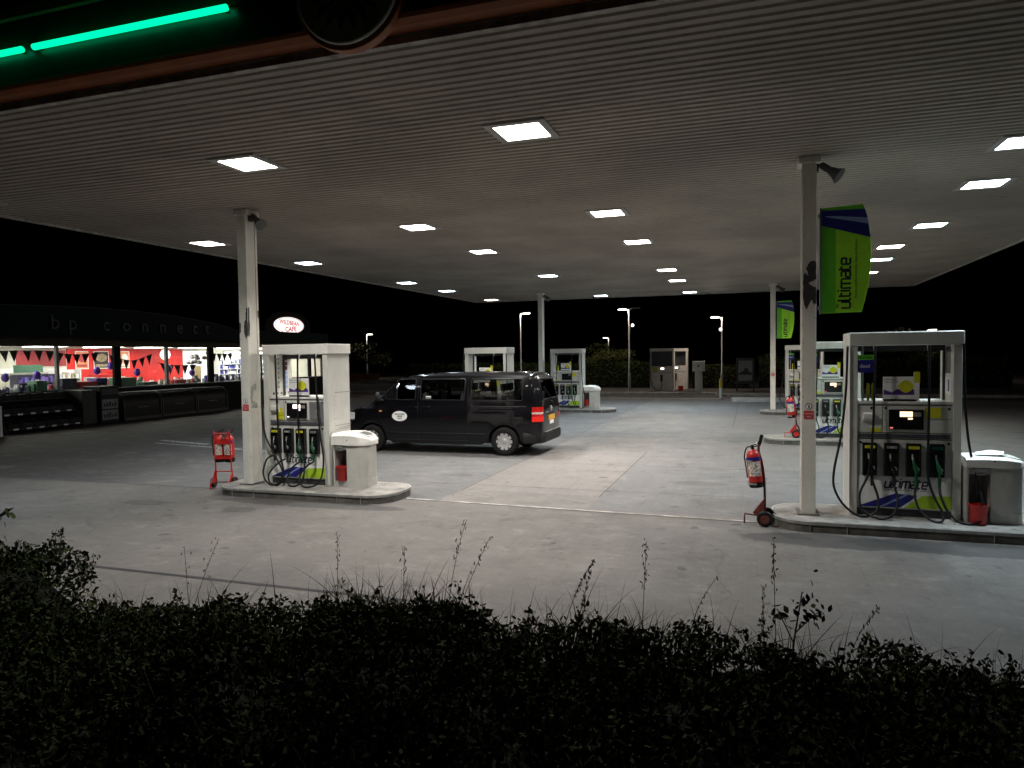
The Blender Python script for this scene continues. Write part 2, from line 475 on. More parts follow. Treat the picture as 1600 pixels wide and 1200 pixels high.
mb.build('orange_band', m_orange, canopy)
mb = MB()
for x0, x1, y0, y1 in ((CX0 - .05, -3.64, FY + .004, FY + .03), (-2.52, CX1 + .05, FY + .004, FY + .03), (CX0 - .05, CX1 + .05, CY1 + .014, CY1 + .04), (CX0 - .05, CX0 - .026, FY + .03, CY1 + .01), (CX1 + .026, CX1 + .05, FY + .03, CY1 + .01)):
    mb.box(x0, x1, y0, y1, ZC + .136, 5.664)
mb.build('green_band', m_greenfascia, canopy)
mb = MB()
mb.box(CX0 - .05, CX1 + .05, FY + .031, CY1, 5.842, 5.98)
mb.build('parapet', M['darkgrey'], canopy)
# round petal emblem on the fascia
ex, ez, ey = -3.08, 5.335, FY - .05
def disc(cx, cz, r, n=48): return [(cx + r * math.cos(2 * math.pi * i / n), cz + r * math.sin(2 * math.pi * i / n)) for i in range(n)]
def star(cx, cz, r0, r1, k, ph=0): return [(cx + (r0 if i % 2 else r1) * math.cos(math.pi * i / k + ph), cz + (r0 if i % 2 else r1) * math.sin(math.pi * i / k + ph)) for i in range(2 * k)]
emb = MB().prism(disc(ex, ez, .505), 'y', FY + .05, ey + .005).build('emblem_surround', m_orange, canopy, bevel=.01)
em = MB().prism(disc(ex, ez, .47), 'y', ey + .006, ey - .035).build('emblem', mat('emblem_white', (.72, .72, .68), .3, var=.1), canopy, bevel=.034, seg=5)
MB().prism(star(ex, ez, .26, .37, 18), 'y', ey - .036, ey - .044).build('petal', mat('petal_green', (.01, .10, .03), .4, var=.1), em)
MB().prism(star(ex, ez, .18, .27, 18, .17), 'y', ey - .045, ey - .052).build('petal', mat('petal_light_green', (.10, .25, .03), .4, var=.1), em)
MB().prism(star(ex, ez, .10, .19, 18), 'y', ey - .053, ey - .060).build('petal', mat('petal_yellow', (.55, .40, .02), .4, var=.1), em)
m_neon = emis('green_neon', (.0, 1.0, .42), .95)
NY, NZ = FY - .045, 5.36
for x0, x1 in ((-6.52, -4.27), (-9.1, -6.67)):
    t_ = MB().tube([(x0, NY, NZ), (x1, NY, NZ)], .029, 10).build('neon_tube', m_neon, canopy)
    for xc in (x0 + .02, x1 - .05): MB().box(xc, xc + .03, NY + .01, FY + .004, NZ - .015, NZ + .015).build('tube_clip', M['darkgrey'], t_)
MB().tube([(-4.25, NY, NZ), (-4.05, NY + .01, NZ + .001), (-3.88, NY + .03, NZ + .003)], .006, 6).build('cable', M['black'], canopy)

# ceiling lamps -----------------------------------------------------
LST = 20
LM = {'warm': emis('lamp_warm', (1.0, .83, .66), LST), 'pink': emis('lamp_pinkish', (1.0, .84, .74), LST), 'neut': emis('lamp_neutral', (1.0, .93, .84), LST), 'cool': emis('lamp_cool', (.76, .90, 1.0), LST), 'mint': emis('lamp_mint', (.72, 1.0, .93), LST * .8)}
LP = 100
LC = {'warm': (1.0, .83, .66), 'pink': (1.0, .89, .84), 'neut': (1.0, .965, .915), 'cool': (.74, .90, 1.0), 'mint': (.70, 1.0, .93)}
m_frame = mat('lamp_frame', (.42, .41, .39), .5, var=.1)
m_refl = mat('lamp_bezel_inner', (.5, .5, .48), .4, var=.1)
rows = [
    (8.01, 'front row', [(-11.95, 8.25, 'cool'), (-6.36, 8.01, 'neut'), (-2.53, 8.01, 'neut')]),
    (10.7, 'right-hand edge', [(3.25, 10.67, 'cool')]),
    (13.1, 'second row', [(-11.55, 13.1, 'neut'), (-6.36, 13.1, 'neut'), (-2.53, 13.15, 'pink'), (3.45, 13.12, 'cool')]),
    (16.8, 'third row', [(-11.5, 16.85, 'cool'), (-6.36, 16.77, 'neut'), (-2.53, 16.76, 'neut'), (3.50, 17.0, 'mint')]),
    (20.1, 'row above the middle pumps', [(3.26, 20.08, 'pink')]),
    (22.7, 'fourth row', [(-11.5, 22.72, 'cool'), (-6.36, 22.72, 'cool'), (-2.53, 22.72, 'neut'), (3.46, 22.8, 'mint')]),
    (26.2, 'fifth row', [(-11.5, 26.2, 'cool'), (-2.55, 26.16, 'neut'), (3.62, 26.4, 'pink')]),
    (31.4, 'rearmost row', [(-11.5, 31.3, 'pink'), (-6.36, 31.37, 'cool'), (-2.53, 31.37, 'cool')]),
]
tone = {'warm': 'warm white', 'pink': 'faintly pink', 'neut': 'bright white', 'cool': 'cool bluish', 'mint': 'pale minty'}
ordn = {1: ['only'], 2: ['left', 'right'], 3: ['leftmost', 'middle', 'rightmost'], 4: ['leftmost', 'second from left', 'third from left', 'rightmost']}
frame_me = refl_me = None
for _, rname, ls in rows:
    for k, (lx, ly, tn) in enumerate(ls):
        if len(ls) == 1:
            lab = f'{tone[tn]} square canopy lamp alone in the {rname}' if 'row' in rname else f'{tone[tn]} square canopy lamp cut off by the right edge of the picture'
        else:
            lab = f'{tone[tn]} square canopy lamp, {ordn[len(ls)][k]} of the {rname}'
        t = thing('canopy_lamp', lab, 'ceiling lamp', (lx, ly, ZC), 0, 'square lamps in the canopy underside')
        if frame_me is None:
            mb = MB()
            for a in ((-.36, .36, -.36, -.27), (-.36, .36, .27, .36), (-.36, -.27, -.27, .27), (.27, .36, -.27, .27)):
                mb.box(a[0], a[1], a[2], a[3], -.018, .02)
            fr = mb.build('lamp_frame', m_frame, t, bevel=.004)
            frame_me = fr.data
        else:
            fr = bpy.data.objects.new('lamp_frame', frame_me); link(fr, t)
        MB().box(-.268, .268, -.268, .268, -.012, .015).build('diffuser', LM[tn], t)
        L = bpy.data.lights.new('canopy_light', 'AREA'); L.shape = 'SQUARE'; L.size = .50; L.energy = LP * (.8 if tn == 'mint' else 1) * (.50 if lx < -10 else .72 if lx > 2 else 1.0) * (.92 if ly < 10 else 1.28 if ly < 20 else 1.1)
        L.spread = R(132); L.color = LC[tn]
        lo = bpy.data.objects.new('canopy_light', L); link(lo, t); lo.location = (0, 0, -.022)

# columns -----------------------------------------------------------
def column(x, y, label, peel, speaker_label, sign_label, ztop=ZC):
    c = thing('canopy_column', label, 'column', (x, y, .14), 0, 'canopy columns')
    mb = MB()
    w, d, H = .09, .15, ztop - .14
    # boxed steel section: front and back flanges with a slightly recessed web
    mb.box(-w, w, -d, -d + .05, 0, H - .10)
    mb.box(-w, w, d - .05, d, 0, H - .10)
    mb.box(-w + .012, w - .012, -d + .05, d - .05, 0, H - .10)
    mb.build('shaft', M['cream'], c, bevel=.006)
    MB().box(-w - .05, w + .05, -d - .02, d + .02, H - .10, H - .004).build('head_plate', M['cream'], c, bevel=.01)
    MB().box(-w - .05, w + .05, -d - .05, d + .05, -.004, .018).build('base_plate', M['islandside'], c)
    if peel:
        for face, pts in peel:
            if face == 'f':
                MB().prism(pts, 'y', -d - .003, -d).build('peeled_patch', M['peel'], c)
            elif face == 'r':
                MB().prism(pts, 'x', w, w + .003).build('peeled_patch', M['peel'], c)
    if peel and len(peel) > 2:
        MB().prism(pl5, 'x', w, w + .002).build('scuff_mark', M['scuff'], c)
    rvt = MB()
    for k in range(18):
        z = .4 + k * .24
        rvt.cyl((-w + .018, -d - .004, z), (-w + .018, -d, z), .006, n=6)
        if k % 3 == 0: rvt.cyl((w - .018, -d - .004, z + .1), (w - .018, -d, z + .1), .006, n=6)
    rvt.build('rivet_row', M['peel'], c)
    if speaker_label:
        h = thing('horn_loudspeaker', speaker_label, 'loudspeaker', (x + w + .03, y - .02, ztop - .14), 0, 'horn loudspeakers under the canopy')
        MB().tube([(-.02, 0, .06), (.05, 0, .02)], .03, 8).box(-.028, 0, -.05, .05, -.06, .12).build('bracket', M['darkgrey'], h)
        mb = MB()
        ax = Vector((.75, -.25, -.62)).normalized()
        p0 = Vector((.05, 0, .02))
        mb.tube([p0 - ax * .02, p0 + ax * .07, p0 + ax * .10, p0 + ax * .2, p0 + ax * .27], [.045, .05, .045, .075, .11], 12)
        mb.build('horn', mat('horn_grey', (.085, .085, .08), .6), h)
    if sign_label:
        sg = thing('warning_sign', sign_label, 'sign', (x, y - .15, 1.6), 0, 'red warning plates on the columns')
        MB().prism(rrect(-.062, .062, -.16, -.045, .012), 'y', -.004, -.0005).build('red_plate', M['red_print'], sg)
        MB().text('Switch off', (0, -.0052, -.093), (1, 0, 0), (0, 0, 1), .026, center=True).text('engine', (0, -.0052, -.132), (1, 0, 0), (0, 0, 1), .026, center=True).build('lettering', M['white_print'], sg, recalc=False)
        pl = MB().prism(disc(0, .015, .046, 28), 'y', -.003, -.0005).build('symbol_disc', M['white_print'], sg)
        mb = MB()
        a = disc(0, .015, .044, 28); b = disc(0, .015, .036, 28)
        mb.add([(p[0], -.0042, p[1]) for p in a] + [(p[0], -.0042, p[1]) for p in b], [(i, (i + 1) % 28, 28 + (i + 1) % 28, 28 + i) for i in range(28)])
        mb.poly([(-.030, -.005, .041), (-.025, -.005, .045), (.030, -.005, -.011), (.025, -.005, -.015)])
        mb.poly([(-.010, -.0046, -.010), (.004, -.0046, -.014), (.012, -.0046, .034), (.002, -.0046, .040)])
        mb.build('symbol', M['ink'], pl, recalc=False)
    return c

def ragged(pts, amp=.006, sub=5):
    out = []
    for i in range(len(pts)):
        a, b = pts[i], pts[(i + 1) % len(pts)]
        for k in range(sub):
            t = k / sub
            out.append((a[0] + (b[0] - a[0]) * t + random.uniform(-amp, amp) * (k > 0), a[1] + (b[1] - a[1]) * t + random.uniform(-amp, amp) * (k > 0)))
    return out
def clampx(pts, lo, hi): return [(min(max(a, lo), hi), b) for a, b in pts]
# right column: a big flake of paint gone between 2.9 m and 3.55 m
pr = clampx(ragged([(.088, 3.40), (.088, 3.17), (-.005, 3.13), (.04, 3.08), (.088, 3.06), (.088, 2.86), (.065, 2.83), (.035, 2.90), (-.03, 2.77), (-.065, 2.84), (-.075, 3.02), (-.075, 3.22), (-.05, 3.27), (-.01, 3.22), (-.035, 3.33), (.0, 3.40), (.05, 3.42)], .007), -.089, .0885)
column(.715, 10.53, 'nearest right column, cream with a big dark flake of missing paint beside the green banner', [('f', pr)],
       'grey horn loudspeaker at the head of the nearest right column', 'red switch off plate low on the nearest right column')
pl1 = clampx(ragged([(.06, 3.10), (.088, 3.08), (.088, 2.62), (.05, 2.55), (.01, 2.68), (.015, 2.85), (.05, 2.90), (.05, 3.0)], .008), -.089, .0885)
pl2 = clampx(ragged([(-.088, 2.86), (-.06, 2.84), (-.055, 2.7), (-.088, 2.64)], .006), -.0885, .089)
pl3 = ragged([(-.14, 3.12), (-.11, 3.10), (-.10, 2.75), (-.12, 2.6), (-.148, 2.62)], .007)
pl4 = ragged([(.11, 3.05), (.148, 3.08), (.148, 2.92), (.12, 2.95)], .006)
pl5 = ragged([(-.12, 1.72), (.02, 1.78), (.03, 1.70), (-.06, 1.66), (-.07, 1.48), (.05, 1.42), (.04, 1.36), (-.10, 1.38), (-.13, 1.5)], .012)
column(-8.43, 10.53, 'nearest left column, cream with narrow dark peeling streaks beside the near left pump', [('f', pl1), ('f', pl2), ('r', pl3), ('r', pl4)],
       'small grey horn loudspeaker at the head of the nearest left column', 'red switch off plate on the nearest left column')
column(.73, 28.97, 'far right cream column carrying the smaller green banner', None, 'horn loudspeaker at the head of the far right column', 'tiny red warning plate on the far right column')
column(-8.43, 28.97, 'far left cream column rising behind the black van', None, 'horn loudspeaker at the head of the far column behind the van', None)

# ------------------------------------------------------------------ stroke lettering
def ribbon(mb, pts, w, F, mi, lift):
    P = [Vector((a, b)) for a, b in pts]
    L, Rr = [], []
    for i, p in enumerate(P):
        d0 = (p - P[i - 1]).normalized() if i else (P[1] - p).normalized()
        d1 = (P[i + 1] - p).normalized() if i < len(P) - 1 else d0
        n0, n1 = Vector((-d0.y, d0.x)), Vector((-d1.y, d1.x))
        nn = (n0 + n1)
        nn = nn.normalized() if nn.length > 1e-6 else n0
        k = w / 2 / max(.35, nn.dot(n0))
        L.append(F(p.x + nn.x * k, p.y + nn.y * k, lift)); Rr.append(F(p.x - nn.x * k, p.y - nn.y * k, lift))
    n = len(P)
    mb.add(L + Rr, [(i, n + i, n + i + 1, i + 1) for i in range(n - 1)], mi)

def corner(a, c, b, r, n=4):
    A, C, B = Vector(a), Vector(c), Vector(b)
    p, q = C + (A - C).normalized() * r, C + (B - C).normalized() * r
    return [tuple((p * (1 - t) + C * t) * (1 - t) + (C * (1 - t) + q * t) * t) for t in [i / n for i in range(n + 1)]]
def rpath(pts, r):
    out = [pts[0]]
    for i in range(1, len(pts) - 1):
        out += corner(pts[i - 1], pts[i], pts[i + 1], r)
    return out + [pts[-1]]
GL = {
    'u': (.95, [(.22, [(0, 1), (0, 0), (.75, 0), (.75, 1)])]),
    'l': (.55, [(.2, [(0, 1.45), (0, 0), (.33, 0)])]),
    't': (.68, [(.2, [(0, 1.32), (0, 0), (.46, 0)]), (0, [(0, 1.0), (.44, 1.0)])]),
    'i': (.32, [(0, [(0, 0), (0, 1.1)]), (0, [(0, 1.28), (0, 1.46)])]),
    'm': (1.38, [(.2, [(0, -.1), (0, 1), (1.16, 1), (1.16, -.1)]), (0, [(.58, .95), (.58, -.1)])]),
    'a': (.95, [(.2, [(.06, 1), (.74, 1), (.74, -.1)]), (.18, [(.72, .52), (0, .52), (0, 0), (.72, 0)])]),
    'e': (.95, [(.18, [(.74, .5), (.74, 1), (0, 1), (0, 0), (.76, 0)]), (0, [(.05, .46), (.80, .46)])]),
}
def strokes(mb, word, F, w=.2, mi=0, slant=0.0):
    x = 0
    for ch in word:
        adv, st = GL[ch]
        for k, (r, pts) in enumerate(st):
            pp = rpath(pts, r) if r else pts
            ribbon(mb, [(x + a + b * slant, b) for a, b in pp], w, F, mi, k * .0004 + (.0002 if ch in 'ti' else 0))
        x += adv
    return x

# ------------------------------------------------------------------ banners
def banner(x, y, label, lamp=None):
    t = thing('banner_sign', label, 'banner', (x, y, 2.86), 0, 'green banners on the columns')
    k = 1.42 / 1118.0
    def Z(px, py): return ((px - 523) * k, (1128 - py) * k)
    edge = [Z(523, 1128), Z(918, 1122), Z(950, 1000), Z(980, 850), Z(1000, 690), Z(1006, 520), Z(1002, 380), Z(985, 225), Z(960, 100), Z(928, 8), Z(740, 14), Z(530, 22)]
    MB().prism(edge, 'y', -.012, .012).build('panel', M['green'], t, bevel=.002)
    def lay(pts, m, d, nm):
        MB().add([(a, -.012 - d, b) for a, b in [Z(*p) for p in pts]] + [(a, .012 + d, b) for a, b in [Z(*p) for p in pts]],
                 [tuple(range(len(pts))), tuple(range(len(pts), 2 * len(pts)))]).build(nm, m, t, recalc=False)
    lay([(525, 1126), (668, 1124), (668, 250), (525, 205)], M['greendark'], .002, 'dark_strip')
    lay([(525, 48), (945, 58), (968, 140), (1000, 355), (780, 285), (560, 215), (525, 205)], M['navy'], .003, 'navy_stripe')
    lay([(565, 108), (700, 118), (970, 150), (984, 215), (800, 170), (565, 116)], M['paleblue'], .004, 'pale_stripe')
    lay([(525, 24), (926, 12), (943, 56), (525, 46)], M['greendark'], .002, 'top_strip')
    mb = MB()
    sc = 84 * k
    def F(u, v, l):
        a, b = Z(808, 1078)
        return (a - v * sc, -.0165 - l, b + u * sc * .99)
    strokes(mb, 'ultimate', F, .22)
    mb.build('wordmark', M['ink'], t, recalc=False)
    a, b = Z(695, 1075)
    a2, b2 = Z(872, 975)
    MB().text('bp', (a, -.016, b), (0, 0, 1), (-1, 0, 0), .062).text('more performance. less pollution', (a2, -.016, b2), (0, 0, 1), (-1, 0, 0), .042, fitw=610 * k).build('tagline', M['ink'], t, recalc=False)
    MB().box(-.03, .004, -.014, .014, .05, .10).box(-.03, .004, -.014, .014, 1.28, 1.33).box(-.012, .010, -.016, .016, -.01, 1.41).build('fixing_rail', M['grey'], t)
    return t
b1 = banner(.865, 10.5, 'large green ultimate banner on the nearest right column')
dup(b1, (.865, 28.9, 2.86), 0, 'smaller-looking lime ultimate banner on the far right column')

# ------------------------------------------------------------------ islands
def island(x0, y0, label, L=3.42, W=1.24):
    t = thing('pump_island', label, 'kerbed island', (x0, y0, 0), 0, 'kerbed pump islands')
    o = rrect(0, L, 0, W, .46, 7)
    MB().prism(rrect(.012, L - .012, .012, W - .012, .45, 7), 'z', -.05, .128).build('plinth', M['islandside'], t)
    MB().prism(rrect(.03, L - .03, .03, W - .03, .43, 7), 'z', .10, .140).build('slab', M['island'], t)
    ring = MB()
    i_ = rrect(.026, L - .026, .026, W - .026, .434, 7)
    n = len(o)
    for z0, z1 in ((.098, .137),):
        ring.add([(a, b, z0) for a, b in o] + [(a, b, z1) for a, b in o] + [(a, b, z0) for a, b in i_] + [(a, b, z1) for a, b in i_],
                 [f for i in range(n) for j in [(i + 1) % n] for f in ((i, j, n + j, n + i), (n + i, n + j, 3 * n + j, 3 * n + i), (2 * n + i, 2 * n + j, j, i))])
    ring.build('steel_edging', M['galv'], t, recalc=False)
    jn = MB()
    for x in (.46, .9, L - .9, L - .46):
        jn.box(x - .004, x + .004, -.002, .012, .0, .098)
    jn.build('kerb_joint', M['galv'], t)
    return t
island(-8.92, 10.0, 'near left kerbed island under the cream pump and white bin')
island(.25, 9.96, 'near right kerbed island under the largest pump')
island(.28, 19.3, 'middle right kerbed island seen past the nearest right column')
island(-9.0, 19.3, 'middle left kerbed island hidden behind the black van')
island(-8.72, 28.3, 'far left kerbed island right of the van')
island(.26, 28.3, 'far right kerbed island under the column with the small banner')

# ------------------------------------------------------------------ pumps
DW, DD = 1.32, .70
def pump(label, loc, style):
    t = thing('fuel_pump', label, 'fuel pump', loc, 0, 'fuel pumps on the islands')
    warm = style == 'right'
    P = M['panel']
    MB().box(-.005, DW + .02, -.02, DD + .02, 2.28, 2.455).build('top_cap', M['white'] if style == 'left' else P, t, bevel=.012)
    for x0, x1 in ((0, .10), (DW - .10, DW)):
        MB().box(x0, x1, 0, DD, 0, 2.278).build('side_panel', P, t, bevel=.008)
    MB().box(.102, DW - .102, .03, DD - .03, .10, 1.50).build('body', P, t, bevel=.004)
    MB().box(.102, DW - .102, .05, DD - .05, 0, .098).build('plinth', M['darkgrey'], t)
    MB().box(.102, DW - .102, .015, DD - .015, 1.502, 1.535).build('shelf', M['white'], t, bevel=.004)
    # inner mullions of the see-through upper half
    MB().box(.104, .13, .42, .46, 1.536, 2.276).box(DW - .13, DW - .104, .42, .46, 1.536, 2.276).box(.13, DW - .13, .425, .445, 2.2, 2.276).build('window_bar', M['darkgrey'], t)
    # seams
    sm = MB()
    for z in (1.485, 1.118, 1.035): sm.box(.104, DW - .104, .026, .031, z - .004, z + .004)
    for x in (.40,): sm.box(x - .003, x + .003, .026, .031, 1.122, 1.481)
    sm.box(.96, DW - .104, .026, .031, 1.298, 1.303)
    sm.build('panel_seam', M['darkgrey'], t)
    MB().box(.46, .90, .012, .03, 1.14, 1.46).build('display_surround', P, t, bevel=.004)
    dp = MB().box(.475, .885, -.004, .0118, 1.165, 1.43).build('display', M['blackgloss'], t, bevel=.003)
    MB().box(.605, .755, -.0065, -.0042, 1.335, 1.405).box(.70, .755, -.0065, -.0042, 1.300, 1.322).build('readout', M['lcdw'] if warm else M['lcd'], dp)
    MB().box(.765, .855, -.006, -.0042, 1.34, 1.395).build('price_window', mat('price_window', (.25, .22, .2), .4, var=.3, scale=40), dp)
    MB().box(.488, .525, -.006, -.0042, 1.18, 1.195).build('indicator', M['readout_amber'] if warm else M['lcd'], dp)
    MB().prism([(.0, 1.27), (-.035, 1.30), (-.035, 1.375), (.03, 1.39), (.03, 1.27)], 'x', .165, .305).build('receipt_slot', M['white'], t, bevel=.008)
    MB().text('1' if warm else '4', (.125, .0285, 1.27), (1, 0, 0), (0, 0, 1), .075, bold=.01).build('pump_number', M['ink'], t, recalc=False)
    for x, z in ((.27, 1.445), (.445, 1.445), (DW - .14, 1.44), (.14, .985), (DW - .14, .985)):
        MB().cyl((x, .02, z), (x, .031, z), .017, n=10).build('lock', M['black'], t)
    if style == 'left':
        MB().box(.925, DW - .104, .020, .0302, 1.13, 1.45).build('keypad_panel', M['grey'], t)
        kp = MB().box(1.05, 1.17, .014, .0198, 1.17, 1.31)
        for i in range(3):
            for j in range(4): kp.box(1.06 + i * .036, 1.085 + i * .036, .008, .0138, 1.182 + j * .031, 1.205 + j * .031)
        kp.build('keypad', M['galv'], t)
        MB().box(.235, .39, .024, .029, 1.135, 1.265).box(.25, .37, .022, .0238, 1.268, 1.34).build('notice', M['yellow'], t)
        MB().text('Pay in shop', (.25, .0222, 1.20), (1, 0, 0), (0, 0, 1), .03, fitw=.12).build('lettering', M['ink'], t, recalc=False)
    else:
        MB().box(.255, .385, .024, .029, 1.125, 1.18).build('notice', M['yellow'], t)
        MB().box(.905, 1.09, .024, .029, 1.32, 1.455).build('notice', M['yellow'], t)
    gr = MB().box(.115, DW - .115, .022, .0305, 1.048, 1.105)
    gr.build('vent_grille', M['grey'], t)
    gs = MB()
    for i in range(46):
        x = .125 + i * .0232
        gs.box(x, x + .011, .0185, .0219, 1.054, 1.099)
    gs.build('grille_slot', M['ink'], t)
    # nozzle bays
    nx = (.245, .505, .765, 1.035)
    lab = (M['yellow'], M['grey'], M['yellow'], M['handle_green'] if warm else M['grey'])
    hm = (M['blackgloss'], M['blackgloss'], M['handle_green'], M['handle_green'])
    words = ('ultimate', 'diesel', 'ultimate', 'unleaded')
    for i, x in enumerate(nx):
        h = MB()
        h.box(x - .088, x + .088, -.018, .0295, .545, .985)
        h.box(x - .088, x - .066, -.05, -.018, .56, .975).box(x + .066, x + .088, -.05, -.018, .56, .975).box(x - .066, x + .066, -.05, -.018, .955, .975)
        h.build('nozzle_bay', M['blackgloss'], t, bevel=.004)
        lb = MB().box(x - .062, x + .062, -.056, -.0505, .915, .952).build('grade_label', lab[i], t)
        MB().text(words[i], (x, -.0566, .926), (1, 0, 0), (0, 0, 1), .024, center=True).build('lettering', M['ink'] if i != 1 else M['white_print'], lb, recalc=False)
        nz = MB()
        nz.tube([(x - .014, -.05, .79), (x - .008, -.075, .75), (x + .0, -.085, .70)], [.012, .016, .020], 8, 0)
        nz.tube([(x, -.085, .71), (x + .014, -.10, .66), (x + .03, -.11, .60)], [.026, .030, .022], 8, 0)
        nz.tube([(x + .012, -.075, .66), (x + .018, -.07, .58), (x + .02, -.09, .52)], [.012, .012, .02], 8, 0)
        nz.tube([(x + .02, -.09, .55), (x + .02, -.09, .42)], [.024, .017], 8, 0)
        nz.lathe([(.001, -.118), (.030, -.118), (.033, -.110), (.033, -.09)], (x + .022, 0, .655), 'y', 12, 1)
        nz.tube([(x - .016, -.045, .845), (x - .016, -.052, .80), (x - .012, -.06, .775)], [.011, .012, .012], 7, 1)
        nz.build('nozzle', [hm[i], M['galv']], t)
    def hose(pts, n=9):
        MB().tube(catmull(pts, n), .0155, 8).build('hose', M['black'], t)
    b = lambda i: (nx[i] + .02, -.09, .42)
    if style == 'left':
        tops = ((-.02, -.05), (.30, -.05), (.80, -.05), (1.22, -.05))
        hose([(-.0, -.05, 2.28), (.01, -.06, 1.9), (.02, -.08, 1.3), (.10, -.11, .85), (.32, -.14, .5), (.50, -.2, .25), (.46, -.25, .06), (.25, -.25, .04), (.10, -.2, .2), (.12, -.14, .42), (.20, -.10, .50), b(0)][:-1] + [(.245, -.095, .50)])
        hose([(.30, -.05, 2.28), (.32, -.07, 1.6), (.36, -.10, .9), (.42, -.14, .55), (.52, -.2, .25), (.47, -.25, .04), (.28, -.25, .05), (.22, -.2, .2), (.36, -.13, .38), (.50, -.10, .46)])
        hose([(.76, -.05, 2.28), (.76, -.07, 1.6), (.78, -.10, .95), (.90, -.14, .45), (.93, -.22, .15), (.82, -.26, .03), (.68, -.26, .03), (.60, -.2, .15), (.66, -.13, .32), b(2)])
        hose([(1.10, -.05, 2.28), (1.14, -.07, 1.6), (1.20, -.10, 1.0), (1.29, -.14, .45), (1.27, -.24, .12), (1.08, -.28, .02), (.92, -.26, .05), (.86, -.2, .2), (.96, -.13, .36), b(3)])
    else:
        hose([(-.03, -.03, 2.27), (-.05, -.05, 1.7), (-.11, -.09, 1.1), (-.20, -.14, .62), (-.20, -.18, .38), (-.08, -.22, .16), (.12, -.24, .03), (.30, -.22, .10), (.33, -.17, .26), (.29, -.12, .42), (.265, -.095, .50)])
        hose([(.30, -.05, 2.27), (.29, -.07, 1.7), (.27, -.10, 1.1), (.22, -.12, .60), (.11, -.17, .32), (.14, -.23, .11), (.34, -.27, .02), (.50, -.24, .08), (.56, -.17, .26), (.535, -.11, .40), b(1)])
        hose([(.93, -.05, 2.27), (.93, -.07, 1.7), (.92, -.10, 1.1), (.91, -.13, .60), (.98, -.17, .32), (1.06, -.23, .13), (1.04, -.28, .03), (.92, -.27, .04), (.80, -.2, .16), (.765, -.13, .32), b(2)])
        hose([(1.33, -.03, 2.27), (1.34, -.05, 1.6), (1.38, -.09, 1.0), (1.48, -.15, .45), (1.52, -.22, .20), (1.46, -.27, .05), (1.28, -.28, .02), (1.14, -.23, .12), (1.06, -.15, .32), b(3)])
    cp = MB()
    for x in ((.0, .30, .76, 1.10) if style == 'left' else (-.01, .30, .93, 1.315)):
        if x < 0 or x > DW - .02: continue
        cp.cyl((x, -.005, 2.276), (x, -.03, 2.20), .022, .018, n=8)
    cp.build('hose_coupling', M['galv'], t)
    # lower graphic: wordmark, navy swoosh, lime corner
    MB().box(.106, DW - .106, .022, .0298, .118, .535).build('graphic_panel', M['white_print'], t)
    yy = .0205
    sw = MB()
    sw.poly([(.108, yy, .122), (.16, yy, .122), (.62, yy, .122), (.83, yy, .29), (.56, yy, .31)], 0)
    sw.poly([(.36, yy - .001, .122), (.41, yy - .001, .122), (.72, yy - .001, .30), (.69, yy - .001, .305)], 1)
    sw.poly([(.66, yy, .122), (DW - .108, yy, .122), (DW - .108, yy, .30), (.88, yy, .29)], 2)
    sw.build('swoosh', [M['navy'], M['paleblue'], M['lime']], t, recalc=False)
    wm = MB()
    s_ = .087
    strokes(wm, 'ultimate', lambda u, v, l: (.43 + u * s_ * .92, yy - .0005 - l, .385 + v * s_), .27, 0, .22)
    wm.text('more performance. less pollution', (.43, yy - .0005, .348), (1, 0, 0), (0, 0, 1), .036, fitw=.58)
    wm.build('wordmark', M['ink'], t, recalc=False)
    # advertising card standing on the shelf
    ax = .42 if warm else .46
    ad = MB().box(ax, ax + .40, .10, .125, 1.56, 1.86).build('advert_card', M['white_print'], t, bevel=.003)
    z0 = 1.60
    hill = [(ax + .006, .0975, z0 + .02), (ax + .394, .0975, z0 + .02), (ax + .394, .0975, z0 + .05), (ax + .34, .0975, z0 + .11), (ax + .26, .0975, z0 + .06), (ax + .17, .0975, z0 + .10), (ax + .11, .0975, z0 + .05), (ax + .006, .0975, z0 + .09)]
    MB().poly(hill).build('picture_hill', M['purple_print'], ad, recalc=False)
    MB().poly([(ax + .18 + .085 * (math.cos(a) + .12 * math.cos(3 * a)) + .09, .096, z0 + .13 + .085 * math.sin(a)) for a in [2 * math.pi * i / 14 for i in range(14)]]).build('picture_shape', M['yellow'], ad, recalc=False)
    MB().text('Collect points', (ax + .015, .0985, z0 + .215), (1, 0, 0), (0, 0, 1), .03, fitw=.15).text('with every fill', (ax + .015, .0985, z0 + .18), (1, 0, 0), (0, 0, 1), .03, fitw=.16).build('lettering', M['ink'], ad, recalc=False)
    MB().box(ax + .004, ax + .396, .09, .135, 1.536, 1.559).build('card_stand', M['black'], ad)
    # inner stickers on side panels
    st = MB()
    xi = .1015
    if style == 'left':
        for i in range(8):
            z = 1.66 + i * .085
            st.add([(xi, .42, z), (xi, .56, z), (xi, .56, z + .07), (xi, .42, z + .07)], [(0, 1, 2, 3)], 0 if i < 4 else 1)
            st.add([(xi + .0, .30 + .022 * math.cos(a), z + .035 + .019 * math.sin(a)) for a in [2 * math.pi * j / 10 for j in range(10)]], [tuple(range(10))], 2)
        for i in range(5):
            st.add([(xi, .15 + i * .11 + .030 * math.cos(a), 1.585 + .026 * math.sin(a)) for a in [2 * math.pi * j / 12 for j in range(12)]], [tuple(range(12))], 2 if i else 3)
        st.build('price_sticker', [M['paleblue'], mat('maroon_print', (.10, .02, .03), .5), M['grey'], M['ink']], t, recalc=False)
    else:
        x2 = DW - .1015
        st.add([(x2, .12, 1.62), (x2, .40, 1.62), (x2, .40, 1.85), (x2, .12, 1.85)], [(0, 1, 2, 3)], 0)
